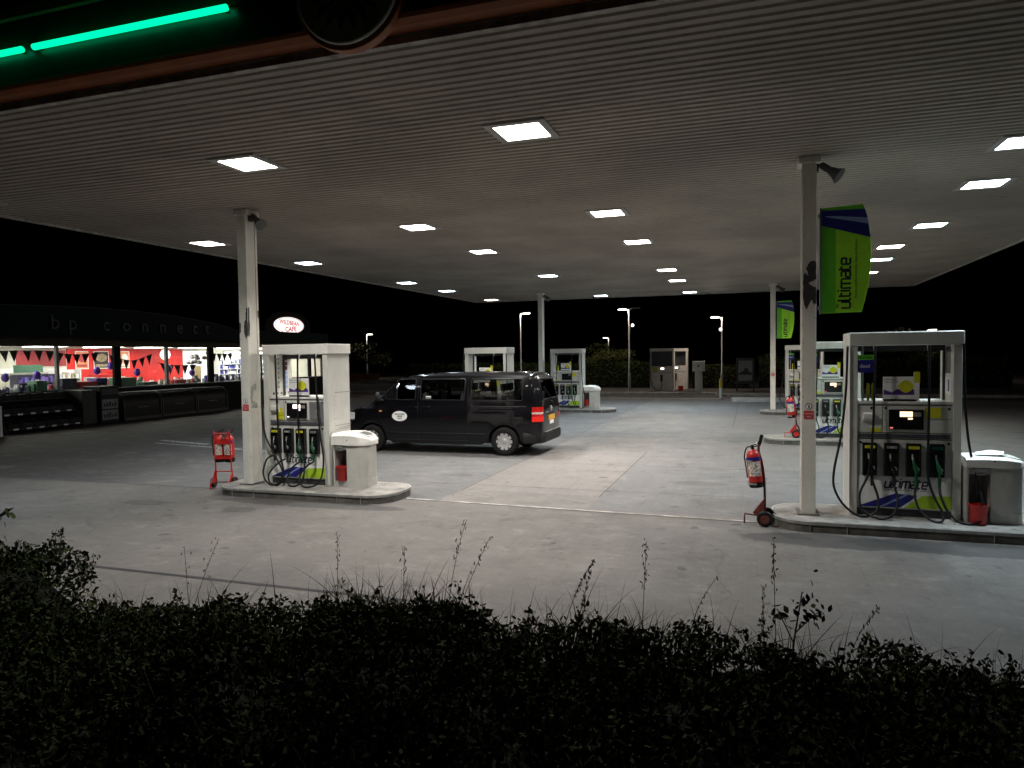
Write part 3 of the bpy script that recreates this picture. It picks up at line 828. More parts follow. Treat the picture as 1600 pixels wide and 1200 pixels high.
        st.add([(x2 - .001, .2, 1.66), (x2 - .001, .28, 1.66), (x2 - .001, .28, 1.82), (x2 - .001, .2, 1.82)], [(0, 1, 2, 3)], 1)
        st.add([(x2, .14, 1.9), (x2, .40, 1.9), (x2, .40, 2.25), (x2, .14, 2.25)], [(0, 1, 2, 3)], 2)
        st.build('notice_sticker', [M['white_print'], M['purple_print'], mat('brown_print', (.05, .035, .03), .5)], t, recalc=False)
        MB().box(ax + .37, ax + .43, .095, .14, 1.54, 1.92).build('leaflet_holder', M['white_print'], t)
        MB().box(ax + .365, ax + .435, .09, .094, 1.78, 1.925).build('leaflet', M['yellow'], t)
        gv = MB()
        for x in (.225, .285): gv.prism(rrect(x, x + .034, 1.536, 1.775, .014), 'y', .12, .15)
        gv.build('glove_dispenser', M['yellow'], t, bevel=.004)
        gb = MB().box(.10, .30, .02, .05, 2.09, 2.155).build('grade_flag', M['greendark'], t)
        MB().box(.09, .29, .02, .048, 1.92, 2.088).text('diesel', (.125, .0185, 1.985), (1, .0, 0), (0, 0, 1), .07, 1, fitw=.12).build('grade_flag', [M['navy'], M['white_print']], t, recalc=False)
        wf = MB()
        strokes(wf, 'ultimate', lambda u, v, l: (.115 + u * .0255, .0185 - l, 2.108 + v * .022), .2)
        wf.build('lettering', M['ink'], gb, recalc=False)
        MB().box(.15, .175, .03, .05, 1.54, 2.276).build('mast', M['galv'], t)
    # outer end panel print
    ep = MB()
    xo = DW + .0012
    for y0, y1, z in ((.2, .74, 1.60), (.2, .74, 1.02), (.3, .7, .98), (.22, .66, .95)):
        ep.add([(xo, y0, z), (xo, y1, z), (xo, y1, z + .008), (xo, y0, z + .008)], [(0, 1, 2, 3)])
    for y0 in (.19, .75):
        for k in range(7): ep.add([(xo, y0, 1.05 + k * .08), (xo, y0 + .006, 1.05 + k * .08), (xo, y0 + .006, 1.08 + k * .08), (xo, y0, 1.08 + k * .08)], [(0, 1, 2, 3)])
    ep.build('scuff_mark', M['grey'], t, recalc=False)
    return t

pump('near left fuel pump, brightly lit cream with grey keypad, beside the white bin', (-8.235, 10.62, .14), 'left')
pr_ = pump('near right fuel pump, largest in view, numbered 1 with yellow glove holder on its shelf', (1.235, 10.55, .14), 'right')
dup(pr_, (1.27, 19.9, .14), 0, 'middle right fuel pump seen between the nearest column and the largest pump')
dup(pr_, (-8.19, 19.9, .14), 0, 'fuel pump whose white top shows above the van roof', skip=('grade_flag', 'mast'))
dup(pr_, (-8.02, 28.9, .14), 0, 'far left fuel pump just right of the van with an unlit display', skip=('readout', 'indicator', 'grade_flag', 'mast'))
dup(pr_, (1.19, 29.0, .14), 0, 'far right fuel pump behind the far right column')

# ------------------------------------------------------------------ bins and buckets
def bin_unit(x, y, label, lk=1.0):
    t = thing('service_bin', label, 'litter bin', (x, y, .14), 0, 'service bins beside the pumps')
    W, D = .66, .52
    body = rrect(.27, W, 0.02, D - .02, .20, 8)
    body = [(max(a, .27), b) for a, b in body]
    sq = [(.27, .02)] + [p for p in arcpts(W - .2, .22, .2, -90, 0, 10)] + [p for p in arcpts(W - .2, D - .22, .2, 0, 90, 10)] + [(.27, D - .02)]
    MB().prism(sq, 'z', .13, .72, smooth=True).build('bin_body', M['binshell'], t)
    MB().prism([(a + (.006 if a > .3 else -.001), D / 2 + (b - D / 2) * 1.02) for a, b in sq], 'z', .0, .1295, smooth=True).build('bin_skirt', M['binshell'], t)
    MB().box(0, .03, .03, D - .03, 0, .72).box(.03, .268, D - .06, D - .03, 0, .72).box(.03, .268, .04, D - .06, 0, .09).build('caddy_recess', M['binshell'], t, bevel=.005)
    # moulded lid: profile runs along x, rounded nose at the bin end
    lid = MB()
    n = 13
    prof = [(-.01, .19), (.15, .205), (.34, .208), (.46, .195), (.58, .15), (.655, .11), (.685, .06)]
    prof = [(a, b * lk) for a, b in prof]
    rings = []
    for u, h in prof:
        # half width shrinks at the rounded nose
        k = max(0, (u - .46) / .23)
        hw = (D / 2 + .012) * math.sqrt(max(.08, 1 - k * k * .86))
        ring = []
        for j in range(n):
            a = -1 + 2 * j / (n - 1)
            edge = 1 - max(0, abs(a) - .80) / .20 * .25
            ring.append((u, D / 2 + a * hw, .72 + h * edge))
        rings.append([(u, D / 2 - hw - .002, .715)] + ring + [(u, D / 2 + hw + .002, .715)])
    k = len(rings[0])
    vs = [p for r in rings for p in r]
    fs = [(i * k + j, i * k + j + 1, (i + 1) * k + j + 1, (i + 1) * k + j) for i in range(len(rings) - 1) for j in range(k - 1)]
    fs += [tuple(range(k))[::-1], tuple(range((len(rings) - 1) * k, len(rings) * k))]
    fs += [tuple(i * k for i in range(len(rings))) + tuple(i * k + k - 1 for i in range(len(rings)))[::-1]]
    lid.add(vs, fs, 0, True)
    ld = lid.build('bin_lid', M['white'], t)
    ld.data.set_sharp_from_angle(angle=R(38))
    def top_at(u, lift):
        for (a, b), (c, d) in zip(prof, prof[1:]):
            if a <= u <= c: return .72 + b + (d - b) * (u - a) / (c - a) + lift
        return .9
    mb = MB()
    us = (.43, .49, .55, .61)
    vs = [(u, D / 2 + s * w_, top_at(u, .006)) for u, w_ in zip(us, (.10, .14, .14, .11)) for s in (-1, 1)]
    mb.add(vs, [(0, 1, 3, 2), (2, 3, 5, 4), (4, 5, 7, 6)])
    op = mb.build('bin_opening', M['darkgrey'], ld, recalc=False)
    rim = [(u, D / 2 - w_, top_at(u, .008)) for u, w_ in zip(us, (.10, .14, .14, .11))] + [(u, D / 2 + w_, top_at(u, .008)) for u, w_ in list(zip(us, (.10, .14, .14, .11)))[::-1]]
    MB().tube(rim + [rim[0]], .013, 6).build('opening_rim', M['white'], ld)
    MB().cyl((.30, -.014, .80), (.30, -.002, .80), .012, n=8).build('lock', M['black'], ld)
    MB().box(.03, .27, .012, .04, .63, .70).box(.10, .20, -.01, .012, .66, .705).box(.10, .20, -.014, .01, .62, .632).build('towel_holder', M['galv'], t, bevel=.004)
    return t
def bucket(x, y, label, z=.24):
    t = thing('fire_bucket', label, 'bucket', (x, y, z), 0, 'red buckets at the bins')
    MB().lathe([(.001, .004), (.082, .0), (.086, .01), (.104, .225), (.112, .232), (.112, .25), (.100, .25), (.082, .02), (.001, .018)], n=24).build('pail', M['redplastic'], t)
    MB().tube(catmull([(.0, -.108, .235), (.015, -.10, .31), (.02, -.04, .40), (.02, .04, .40), (.015, .10, .31), (0, .108, .235)], 6), .005, 6).build('handle', M['black'], t)
    return t
bin_unit(-6.86, 10.62, 'white litter bin with sloping open lid on the near left island')
bin_unit(2.58, 10.40, 'greyish litter bin at the right edge of the picture beside the largest pump', .62)
bin_unit(-6.68, 29.0, 'small pale litter bin on the far left island')
bucket(-6.71, 10.69, 'bright red bucket under the lid of the white bin on the near left island', .235)
bucket(2.70, 10.36, 'dark red bucket beside the largest pump at the right', .145)
bucket(-6.53, 29.04, 'red bucket beside the small pale bin on the far left island', .235)
# paper towel left on the right-hand bin
mb = MB()
mb.add([(0, 0, .02), (.3, -.03, .03), (.36, .16, .05), (.05, .2, .03), (.18, .08, .075)], [(0, 1, 4), (1, 2, 4), (2, 3, 4), (3, 0, 4)])
tag(mb.build('paper_sheet', M['white_print'], loc=(2.70, 10.52, .985), recalc=False), 'crumpled white paper lying on the lid of the right-hand bin', 'paper')

# ------------------------------------------------------------------ fire extinguishers
def extinguisher(loc, label, rot=(0, 0, 0), h=.50, r=.085):
    t = thing('fire_extinguisher', label, 'fire extinguisher', loc, 0, 'fire extinguishers by the islands')
    t.rotation_euler = rot
    MB().lathe([(.001, .06), (r * .96, .06), (r, .075), (r, h - .11), (r * .93, h - .065), (r * .68, h - .025), (r * .3, h - .005), (.02, h)], n=24).build('cylinder', M['red'], t)
    MB().lathe([(.001, .0), (r * .94, .0), (r * 1.01, .012), (r * 1.01, .075), (r * .9, .078)], n=24).build('base_cup', M['black'], t)
    lb = MB()
    k = 10
    lb.add([((r + .0015) * math.sin(a), -(r + .0015) * math.cos(a), z) for z in (h - .36, h - .16) for a in [R(-55 + 11 * i) for i in range(k + 1)]], [(i, i + 1, k + 2 + i, k + 1 + i) for i in range(k)])
    lb.build('label_print', mat('extinguisher_label', (.55, .50, .45), .5, var=.7, scale=38), t, recalc=False)
    MB().add([((r + .002) * math.sin(a), -(r + .002) * math.cos(a), z) for z in (h - .15, h - .10) for a in [R(-70 + 14 * i) for i in range(k + 1)]], [(i, i + 1, k + 2 + i, k + 1 + i) for i in range(k)]).build('blue_band', M['navy'], t, recalc=False)
    hd = MB()
    hd.cyl((0, 0, h - .01), (0, 0, h + .05), .02, n=10)
    hd.tube([(-.02, 0, h + .045), (.05, 0, h + .065), (.11, 0, h + .105)], .009, 6)
    hd.tube([(-.01, 0, h + .03), (.05, 0, h + .035), (.10, .0, h + .06)], .008, 6)
    hd.build('valve', M['blackgloss'], t)
    MB().tube(catmull([(-.01, 0, h + .03), (-.07, -.02, h + .03), (-r - .02, -.03, h - .08), (-r - .016, -.02, h - .22), (-r - .012, -.02, h - .38)], 6), .009, 7).build('discharge_hose', M['black'], t)
    return t

def wheel(mb_parent, c, r, axis='y', hub=None, w=.045):
    o = MB().lathe([(r * .62, -w / 2), (r * .93, -w / 2), (r, -w * .3), (r, w * .3), (r * .93, w / 2), (r * .62, w / 2)], c, axis, 22, closed=True).build('wheel', M['black'], mb_parent)
    MB().lathe([(.001, -w * .3), (r * .3, -w * .42), (r * .62, -w * .36), (r * .62, w * .36), (r * .3, w * .42), (.001, w * .3)], c, axis, 18).build('hub', hub or M['rustred'], o)
    return o

def trolley_single(loc, rz, label, m):
    t = thing('extinguisher_trolley', label, 'trolley', loc, rz, 'extinguisher trolleys by the islands')
    fr = MB()
    fr.tube(catmull([(.09, 0, 1.20), (.055, 0, 1.02), (.095, 0, .86), (.13, 0, .60), (.14, 0, .16)], 6), .017, 8)
    fr.box(.03, .13, -.10, .10, .14, .155)
    fr.tube([(-.13, 0, .0), (-.125, 0, .13), (.10, 0, .115), (.15, 0, .11)], .014, 7)
    fr.tube([(.14, -.13, .10), (.14, .13, .10)], .012, 8)
    fr.build('frame', m, t)
    MB().prism([(-.01, .17), (.14, .37), (.14, .14), (.02, .14)], 'y', -.09, -.083).prism([(-.01, .17), (.14, .37), (.14, .14), (.02, .14)], 'y', .083, .09).add([(-.01, -.083, .17), (-.01, .083, .17), (.14, .083, .37), (.14, -.083, .37)], [(0, 1, 2, 3)]).build('cradle', m, t)
    MB().tube([(.10, 0, 1.225), (.085, 0, 1.17), (.068, 0, 1.09)], [.022, .024, .020], 9).build('grip', M['black'], t)
    ck = MB()
    for z, x in ((.88, .09), (.57, .13)): ck.tube([(x, 0, z), (x - .03, .0, z - .01)], .011, 6).lathe([(.098, -.012), (.101, -.012), (.101, .012), (.098, .012)], (x - .118, 0, z - .01), 'z', 20, closed=True)
    ck.build('clamp', M['galv'], t)
    for s in (-.14, .14): wheel(t, (.15, s, .105), .105, 'y', m)
    return t
trolley_single((.02, 10.28, 0), R(-6), 'rusty brown extinguisher trolley with black grip by the nearest right column', M['rustred'])
extinguisher((.052, 10.275, .51), 'single red extinguisher clipped to the rusty trolley by the nearest right column', (0, R(-6), 0), .52, .094)
trolley_single((.92, 19.75, .14), R(-6), 'red extinguisher trolley on the middle right island, half behind the nearest column', M['red'])
extinguisher((.952, 19.745, .65), 'red extinguisher on the middle right island, half behind the nearest column', (0, R(-6), 0), .52, .094)

def trolley_double(loc, rz):
    t = thing('extinguisher_trolley', 'bright red ladder-backed trolley holding two extinguishers left of the near left column', 'trolley', loc, rz, 'extinguisher trolleys by the islands')
    fr = MB()
    for s in (-.15, .15):
        fr.tube([(s, 0, 1.05), (s, .02, .72), (s, .06, .14)], .013, 7)
    for z, yv in ((1.0, .002), (.30, .045)): fr.tube([(-.15, yv, z), (.15, yv, z)], .011, 7)
    fr.box(-.15, .15, -.004, .008, .80, .875).box(-.15, .15, -.004, .010, .53, .575)
    fr.build('frame', M['red'], t)
    for s in (-.165, .165):
        MB().prism([(-.14, .10), (.06, .34), (.08, .10)], 'x', s - .004, s + .004).tube([(s, -.14, .115), (s, -.145, .0)], .013, 7).build('side_bracket', M['red'], t)
        wheel(t, (s + (.035 if s > 0 else -.035), .06, .10), .10, 'x', M['rustred'])
    MB().tube([(-.19, .06, .10), (.19, .06, .10)], .011, 8).build('axle', M['rustred'], t)
    return t
rz = R(14)
trolley_double((-9.18, 10.62, 0), rz)
ca, sa = math.cos(rz), math.sin(rz)
for dx, lab in ((-.10, 'left of the two red extinguishers on the ladder-backed trolley'), (.09, 'right of the two red extinguishers on the ladder-backed trolley')):
    dy = .11
    extinguisher((-9.18 + dx * ca - dy * sa, 10.62 + dx * sa + dy * ca, .47), lab, (R(3), 0, rz), .50, .092)

# ------------------------------------------------------------------ the van
def lerp_tab(tab, x):
    if x <= tab[0][0]: return tab[0][1]
    for (a, b), (c, d) in zip(tab, tab[1:]):
        if x <= c: return b + (d - b) * (x - a) / (c - a)
    return tab[-1][1]
V_TOP = [(0, .60), (.03, .80), (.08, .90), (.15, .965), (.45, 1.10), (.80, 1.20), (.95, 1.30), (1.45, 1.68), (1.72, 1.85), (1.85, 1.895), (2.1, 1.93), (2.8, 1.965), (4.0, 1.97), (4.8, 1.955), (5.05, 1.93), (5.18, 1.89), (5.25, 1.84), (5.29, 1.78)]
V_W = [(0, .62), (.03, .74), (.08, .80), (.15, .855), (.3, .91), (.6, .945), (1.0, .952), (4.7, .952), (4.95, .945), (5.1, .93), (5.2, .895), (5.26, .85), (5.29, .80)]
V_SIDE = [(.2, .90), (.30, .955), (.45, .985), (.62, 1.0), (.90, 1.0), (1.06, .998), (1.09, .985), (1.30, .975), (1.56, .935), (1.80, .875), (1.88, .84), (1.93, .79), (2.0, .72)]
V_Z = [None, None, None, .85, 1.06, 1.09, 1.30, 1.56, 1.80, 1.88]
NR = 14
AR, AZ = .392, .335
AXF, AXR = .91, 4.41
def arch(ax): return [ax + AR * math.cos(math.pi * (1 - i / 14)) for i in range(15)]
ST = sorted([0, .03, .08, .15, .28, .45] + arch(AXF) + [1.45, 1.62, 1.74, 1.9, 2.12, 2.26, 2.5, 2.8, 3.1, 3.42, 3.58, 3.8] + arch(AXR) + [4.86, 4.95, 5.03, 5.1, 5.16, 5.21, 5.26, 5.29])
def lean(x, z):
    k = min(1, max(0, (x - 4.9) / .36))
    return x - max(0, z - 1.15) * .20 * k * k
def v_section(x):
    zt, w = lerp_tab(V_TOP, x), lerp_tab(V_W, x)
    zb = .235
    if x < .15: zb = .27
    if x > 4.85: zb = .30
    for ax in (AXF, AXR):
        if abs(x - ax) <= AR + 1e-6: zb = AZ + math.sqrt(max(0, AR * AR - (x - ax) ** 2))
    zs = [zb, zb + .035, max(.60, zb + .07)] + V_Z[3:]
    side = lambda z: w * lerp_tab(V_SIDE, z)
    lim = zt - .045
    ye = side(lim)
    pts = []
    ntop = sum(1 for z in zs if z >= lim) + (NR - len(zs))
    j = 0
    for i in range(NR):
        z = zs[i] if i < len(zs) else 9
        if z < lim and j == 0:
            yy = side(z)
            if i == 0: yy -= .02
            pts.append((lean(x, z), yy, z))
        else:
            j += 1
            f = 1 - j / ntop if ntop > 1 else 0
            pts.append((lean(x, zt), ye * f ** .85 if f > 0 else 0.0, zt - .045 * (f ** 2.4)))
    return pts
SEC = [v_section(x) for x in ST]
m_vpaint = mat('black_van_paint', (.0032, .0030, .0042), .3, var=.15, scale=2, coat=1.0, spec=.1)
m_vtrim = mat('van_trim', (.010, .010, .011), .55, var=.2, spec=.3)
m_vglass = glassmat('van_tinted_glass', (.52, .55, .54))
m_vdark = mat('van_dark_glass', (.006, .0065, .008), .06, var=.1, spec=.6)
m_vin = mat('van_interior', (.03, .03, .032), .8, var=.2)
m_tyre = mat('tyre_rubber', (.010, .010, .010), .85, var=.3, scale=30, bump=.2, spec=.2)
m_hub = mat('hubcap_silver', (.56, .56, .57), .32, metal=.75, var=.1, scale=20)
van = thing('passenger_van', 'black passenger van with silver hubcaps and a white oval door sticker', 'van', (-9.93, 16.695, 0))
body = MB()
wins = {}
def win_of(x0, x1):
    for nm, a, b in (('front', 1.62, 2.12), ('mid', 2.26, 3.42), ('rear', 3.58, 4.86)):
        if x0 >= a - .001 and x1 <= b + .001: return nm
    return None
nS = len(ST)
allv = []
for s in (-1, 1):
    for sec in SEC:
        allv += [(p[0], p[1] * s, p[2]) for p in sec]
def vid(s, k, i): return (0 if s < 0 else nS * NR) + k * NR + i
bf = []
for s in (-1, 1):
    for k in range(nS - 1):
        for i in range(NR - 1):
            q = (vid(s, k, i), vid(s, k + 1, i), vid(s, k + 1, i + 1), vid(s, k, i + 1))
            wn = win_of(ST[k], ST[k + 1])
            if wn and i in (6, 7): wins.setdefault((s, wn), []).append(q)
            else: bf.append(q)
body.add(allv, bf, 0, True)
# rear and front caps
rear_win = []
for k, isrear in ((nS - 1, True), (0, False)):
    rows_ = []
    for i in range(NR):
        p = SEC[k][i]
        rows_.append([(p[0] + (.012 if isrear and abs(c) < .9 else 0), p[1] * c, p[2]) for c in (-1, -.84, -.3, .3, .84, 1)])
    o = len(body.v)
    body.v += [p for r in rows_ for p in r]
    for i in range(NR - 1):
        for c in range(5):
            f = (o + i * 6 + c, o + i * 6 + c + 1, o + (i + 1) * 6 + c + 1, o + (i + 1) * 6 + c)
            if isrear and i in (6, 7) and c in (1, 2, 3): rear_win.append([body.v[j] for j in f])
            else:
                body.f.append(f); body.m.append(0); body.s.append(True)
bo = body.build('body', m_vpaint, van)
bm = bmesh.new(); bm.from_mesh(bo.data)
bmesh.ops.remove_doubles(bm, verts=bm.verts, dist=.0008)
bmesh.ops.recalc_face_normals(bm, faces=bm.faces)
bm.to_mesh(bo.data); bm.free()
bo.data.set_sharp_from_angle(angle=R(34))
for (s, nm), qs in wins.items():
    mb = MB()
    for q in qs: mb.add([allv[i] for i in q], [(0, 1, 2, 3)], 0, True)
    sw = mb.build('side_window', m_vglass, van, recalc=False)
    xs = [allv[i] for q in qs for i in q]
    k0 = min(x[0] for x in xs); k1 = max(x[0] for x in xs)
    def sidept(x, z): return (x, s * (lerp_tab(V_W, x) * lerp_tab(V_SIDE, z) + .002), z)
    rim = [sidept(k0 + .02, 1.30), sidept(k1 - .02, 1.30), sidept(k1, 1.33), sidept(k1, 1.56), sidept(k1, 1.77), sidept(k1 - .02, 1.80), sidept(k0 + .02, 1.80), sidept(k0, 1.77), sidept(k0, 1.56), sidept(k0, 1.33)]
    MB().tube(rim + [rim[0]], .014, 6).build('window_seal', M['black'], sw)
mb = MB()
for q in rear_win: mb.add(q, [(0, 1, 2, 3)], 0, True)
rw = mb.build('rear_window', m_vglass, van, recalc=False)
rx = lambda z: lean(5.29, z) + .016
MB().tube([(rx(1.32), .64, 1.31), (rx(1.78), .57, 1.79), (rx(1.78), -.57, 1.79), (rx(1.32), -.64, 1.31), (rx(1.32), .64, 1.31)], .014, 6).build('window_seal', M['black'], rw)
MB().tube([(rx(1.24) + .02, .0, 1.24), (rx(1.36) + .02, -.04, 1.36), (rx(1.62) + .015, -.34, 1.60)], .010, 6).ball((rx(1.23) + .01, 0, 1.23), .035).build('rear_wiper', M['black'], van)
# windscreen and front quarter lights (dark panes proud of the body)
ws = MB()
for xa, xb in ((.97, 1.2), (1.2, 1.45), (1.45, 1.70)):
    r_ = []
    for x in (xa, xb):
        zt, w = lerp_tab(V_TOP, x), lerp_tab(V_W, x) * lerp_tab(V_SIDE, lerp_tab(V_TOP, x) - .045)
        r_.append([(x - .004, w * c, zt - .045 * abs(c) ** 2.4 + .006) for c in (-.9, -.6, -.3, 0, .3, .6, .9)])
    ws.add(r_[0] + r_[1], [(i, i + 1, 7 + i + 1, 7 + i) for i in range(6)], 0, True)
ws.build('windscreen', m_vdark, van, recalc=False)
for s in (-1, 1):
    def sp(x, z, d=.005): return (x, s * (lerp_tab(V_W, x) * lerp_tab(V_SIDE, z) + d), z)
    MB().add([sp(1.16, 1.315), sp(1.60, 1.315), sp(1.60, 1.55), sp(1.60, 1.72), sp(1.38, 1.53)], [(0, 1, 2, 3, 4)]).tube([sp(1.16, 1.315, .004), sp(1.38, 1.53, .004), sp(1.60, 1.72, .004)], .010, 6, 1).tube([sp(1.16, 1.312, .004), sp(1.60, 1.312, .004)], .010, 6, 1).build('quarter_light', [m_vdark, M['black']], van, recalc=False)
    # doors and swage lines
    sm = MB()
    def seam(pts, r=.006):
        sm.tube([sp(a, b, -.001) for a, b in pts], r, 5)
    seam([(1.32, .40), (1.33, .62), (1.12, .85), (1.10, 1.06), (1.14, 1.27)])
    for x in (2.19, 3.50): seam([(x, .33), (x, .6), (x, .85), (x, 1.05), (x, 1.3), (x, 1.56), (x, 1.85)])
    seam([(1.33, .33), (2.1, .33), (3.5, .33)])
    seam([(3.55, 1.16), (4.2, 1.16), (4.95, 1.16)], .009)
    sm.build('door_seam', M['black'], van)
    tr = MB()
    tr.tube([sp(1.36, .50, .002), sp(2.5, .50, .004), sp(3.95, .50, .002)], .012, 6)
    tr.build('side_moulding', m_vtrim, van)
    for x in (2.06, 2.42):
        MB().tube(catmull([sp(x - .09, 1.12, .0), sp(x - .07, 1.125, .035), sp(x + .07, 1.125, .035), sp(x + .09, 1.12, 0)], 4), .016, 7).build('door_handle', m_vpaint, van)
    MB().ball(sp(1.17, 1.02, .0), .045, .012, .022, 10, 6).build('indicator', emis('amber_repeater', (1, .5, .22), .25) if s < 0 else M['rustred'], van)
    mr = MB()
    mr.ball((1.19, s * 1.10, 1.38), .06, .10, .13, 12, 8)
    mr.tube([(1.24, s * .93, 1.27), (1.21, s * 1.03, 1.30)], .035, 7)
    mr.build('door_mirror', m_vtrim, van)
    hl = MB()
    pts = [(.055, .60), (.12, .80), (.30, .915), (.43, .93)]
    hl.add([(a, s * (b + .006), z) for a, b in pts for z in (.80, .98)], [(0, 2, 3, 1), (2, 4, 5, 3), (4, 6, 7, 5)], 0, True)
    hl.build('headlight', mat('headlight_lens', (.55, .57, .58), .12, var=.3, scale=30), van, recalc=False)
    # tall tail lights wrapping the rear corners
    tl = MB()
    ang = [(5.09, .0), (5.14, .0), (5.19, .0), (5.24, 0), (5.272, 0), (5.285, 0)]
    cols = [(x, lerp_tab(V_W, x)) for x, _ in ang] + [(5.305, .70)]
    zz = (.81, .93, .985, 1.03, 1.15)
    vs = [(a + .006, s * (b * lerp_tab(V_SIDE, z) + .008), z) for z in zz for a, b in cols]
    k = len(cols)
    fs, mi = [], []
    for i in range(len(zz) - 1):
        for c in range(k - 1):
            tl.f.append((i * k + c, i * k + c + 1, (i + 1) * k + c + 1, (i + 1) * k + c)); tl.m.append({0: 1, 1: 0, 2: 2, 3: 0}[i]); tl.s.append(True)
    tl.v = vs
    tl.build('tail_light', [mat('tail_red', (.40, .012, .010), .15, var=.2, scale=40, coat=.5), emis('tail_lit', (1, .04, .03), .55), mat('tail_clear', (.5, .42, .40), .2, var=.3, scale=60)], van, recalc=False)
# bumpers, plate, badge
bp = MB()
n = 22
prof = [(.0, .30), (.035, .31), (.055, .40), (.055, .50), (.03, .545), (.0, .55)]
path = []
for i in range(n + 1):
    y = -.95 + 1.90 * i / n
    e = abs(y) / .95
    x = 5.30 - .42 * max(0, (e - .72) / .28) ** 2.2
    d = Vector((1, 0)) if e < .72 else Vector((1 - (e - .72) / .28 * .75, math.copysign((e - .72) / .28, y))).normalized()
    path.append((x, y * (.985), d))
vs = [(x + d.x * h, y + d.y * h, z) for x, y, d in path for h, z in prof]
k = len(prof)
bp.add(vs, [(i * k + j, (i + 1) * k + j, (i + 1) * k + j + 1, i * k + j + 1) for i in range(n) for j in range(k - 1)], 0, True)
bb = bp.build('rear_bumper', m_vtrim, van)
bb.data.set_sharp_from_angle(angle=R(40))
MB().box(5.30, 5.352, -.62, .62, .546, .556).build('bumper_step', M['grey'], bb)
MB().box(-.03, .06, -.62, .62, .30, .58).build('front_bumper', m_vtrim, van, bevel=.03)
MB().box(-.012, .015, -.45, .45, .62, .78).build('grille', M['black'], van, bevel=.01)
pl = MB().box(5.305, 5.318, -.26, .26, .80, .915).build('number_plate', mat('plate_yellow', (.70, .36, .02), .4, var=.08), van)
MB().box(5.305, 5.316, -.16, .16, .70, .785).build('plate_notice', M['white_print'], van)
MB().lathe([(.001, .02), (.055, .018), (.068, .0)], (5.30, 0, 1.06), 'x', 20).build('badge', M['galv'], van)
MB().tube([(5.31, -.5, 1.0), (5.315, -.3, 1.0)], .008, 5).build('model_lettering', M['galv'], van)
MB().box(5.295, 5.312, -.30, .30, .935, .965).build('plate_lamp_bar', m_vtrim, van)
# sticker on the near front door
stk = MB()
cx_, cz_ = 1.70, .90
ym = -(lerp_tab(V_W, cx_) + .004)
stk.add([(cx_ + .205 * math.cos(2 * math.pi * i / 36), ym, cz_ + .125 * math.sin(2 * math.pi * i / 36)) for i in range(36)], [tuple(range(36))])
so = stk.build('oval_sticker', M['white_print'], van, recalc=False)
tx = MB()
for ln, dz, w_ in (('PRE BOOKED', .028, .27), ('HIRES', -.022, .14), ('ONLY', -.075, .12)):
    tx.text(ln, (cx_, ym - .003, cz_ + dz), (1, 0, 0), (0, 0, 1), .05, center=True, fitw=w_, bold=.03)
tx.build('lettering', M['ink'], so, recalc=False)
MB().box(2.40, 2.54, -(.952 * .96) - .004, -(.952 * .96) - .001, 1.33, 1.395).build('window_sticker', M['white_print'], van)
# underbody, floor, seats
MB().box(.35, 5.1, -.70, .70, .26, .52).build('underbody', M['black'], van)
MB().box(.55, 5.2, -.90, .90, .735, .75).build('cabin_floor', m_vin, van)
MB().box(.98, 1.35, -.85, .85, .76, 1.22).build('dashboard', m_vin, van, bevel=.05)
MB().tube([(1.62 + .06 * math.sin(a), .42 + .19 * math.cos(a), 1.20 + .17 * math.sin(a)) for a in [2 * math.pi * i / 16 for i in range(17)]], .014, 6).build('steering_wheel', M['black'], van)
m_seat = mat('seat_fabric', (.10, .10, .11), .9, var=.2, scale=30)
for x, ys in ((1.95, (-.45, .45)), (3.0, (-.52, 0, .52)), (3.95, (-.52, .0, .52)), (4.62, (-.52, 0, .52))):
    for y in ys:
        sb = MB()
        sb.box(x - .22, x + .22, y - .23, y + .23, .76, .98)
        sb.prism([(x + .13, .98), (x + .26, .98), (x + .36, 1.46), (x + .25, 1.46)], 'y', y - .22, y + .22)
        so_ = sb.build('seat', m_seat, van, bevel=.04, seg=3)
        MB().box(x + .27, x + .36, y - .12, y + .12, 1.50, 1.68).cyl((x + .31, y, 1.44), (x + .31, y, 1.52), .02).build('headrest', m_vin, so_, bevel=.035, seg=3)
# wheels
for ax, s in ((AXF, -1), (AXF, 1), (AXR, -1), (AXR, 1)):
    yc = s * .845
    w_ = thing('wheel', None, None); w_.parent = van
    w_.location = (ax, yc, .335)
    if s > 0: w_.rotation_euler = (0, 0, math.pi)
    r = .335
    MB().lathe([(.20, -.095), (.235, -.105), (.300, -.105), (.325, -.09), (r, -.06), (r, .06), (.325, .09), (.30, .105), (.235, .10), (.20, .09)], (0, 0, 0), 'y', 36, closed=True).build('tyre', m_tyre, w_)
    hb = MB().lathe([(.001, -.085), (.045, -.088), (.06, -.078), (.09, -.074), (.15, -.084), (.185, -.092), (.222, -.096), (.226, -.085), (.2, -.02)], (0, 0, 0), 'y', 40).build('hubcap', m_hub, w_)
    sl = MB()
    for i in range(10):
        a0 = 2 * math.pi * (i + .5) / 10
        pts = [(.160, -.085), (.160, .085), (.205, .105), (.205, -.105)]
        qq = []
        for rr_, da in pts:
            yy = -.0865 - (rr_ - .15) / .045 * .0075
            qq.append((rr_ * math.cos(a0 + da), yy - .002, rr_ * math.sin(a0 + da)))
        sl.poly(qq)
    sl.build('hubcap_slot', M['black'], w_, recalc=False)

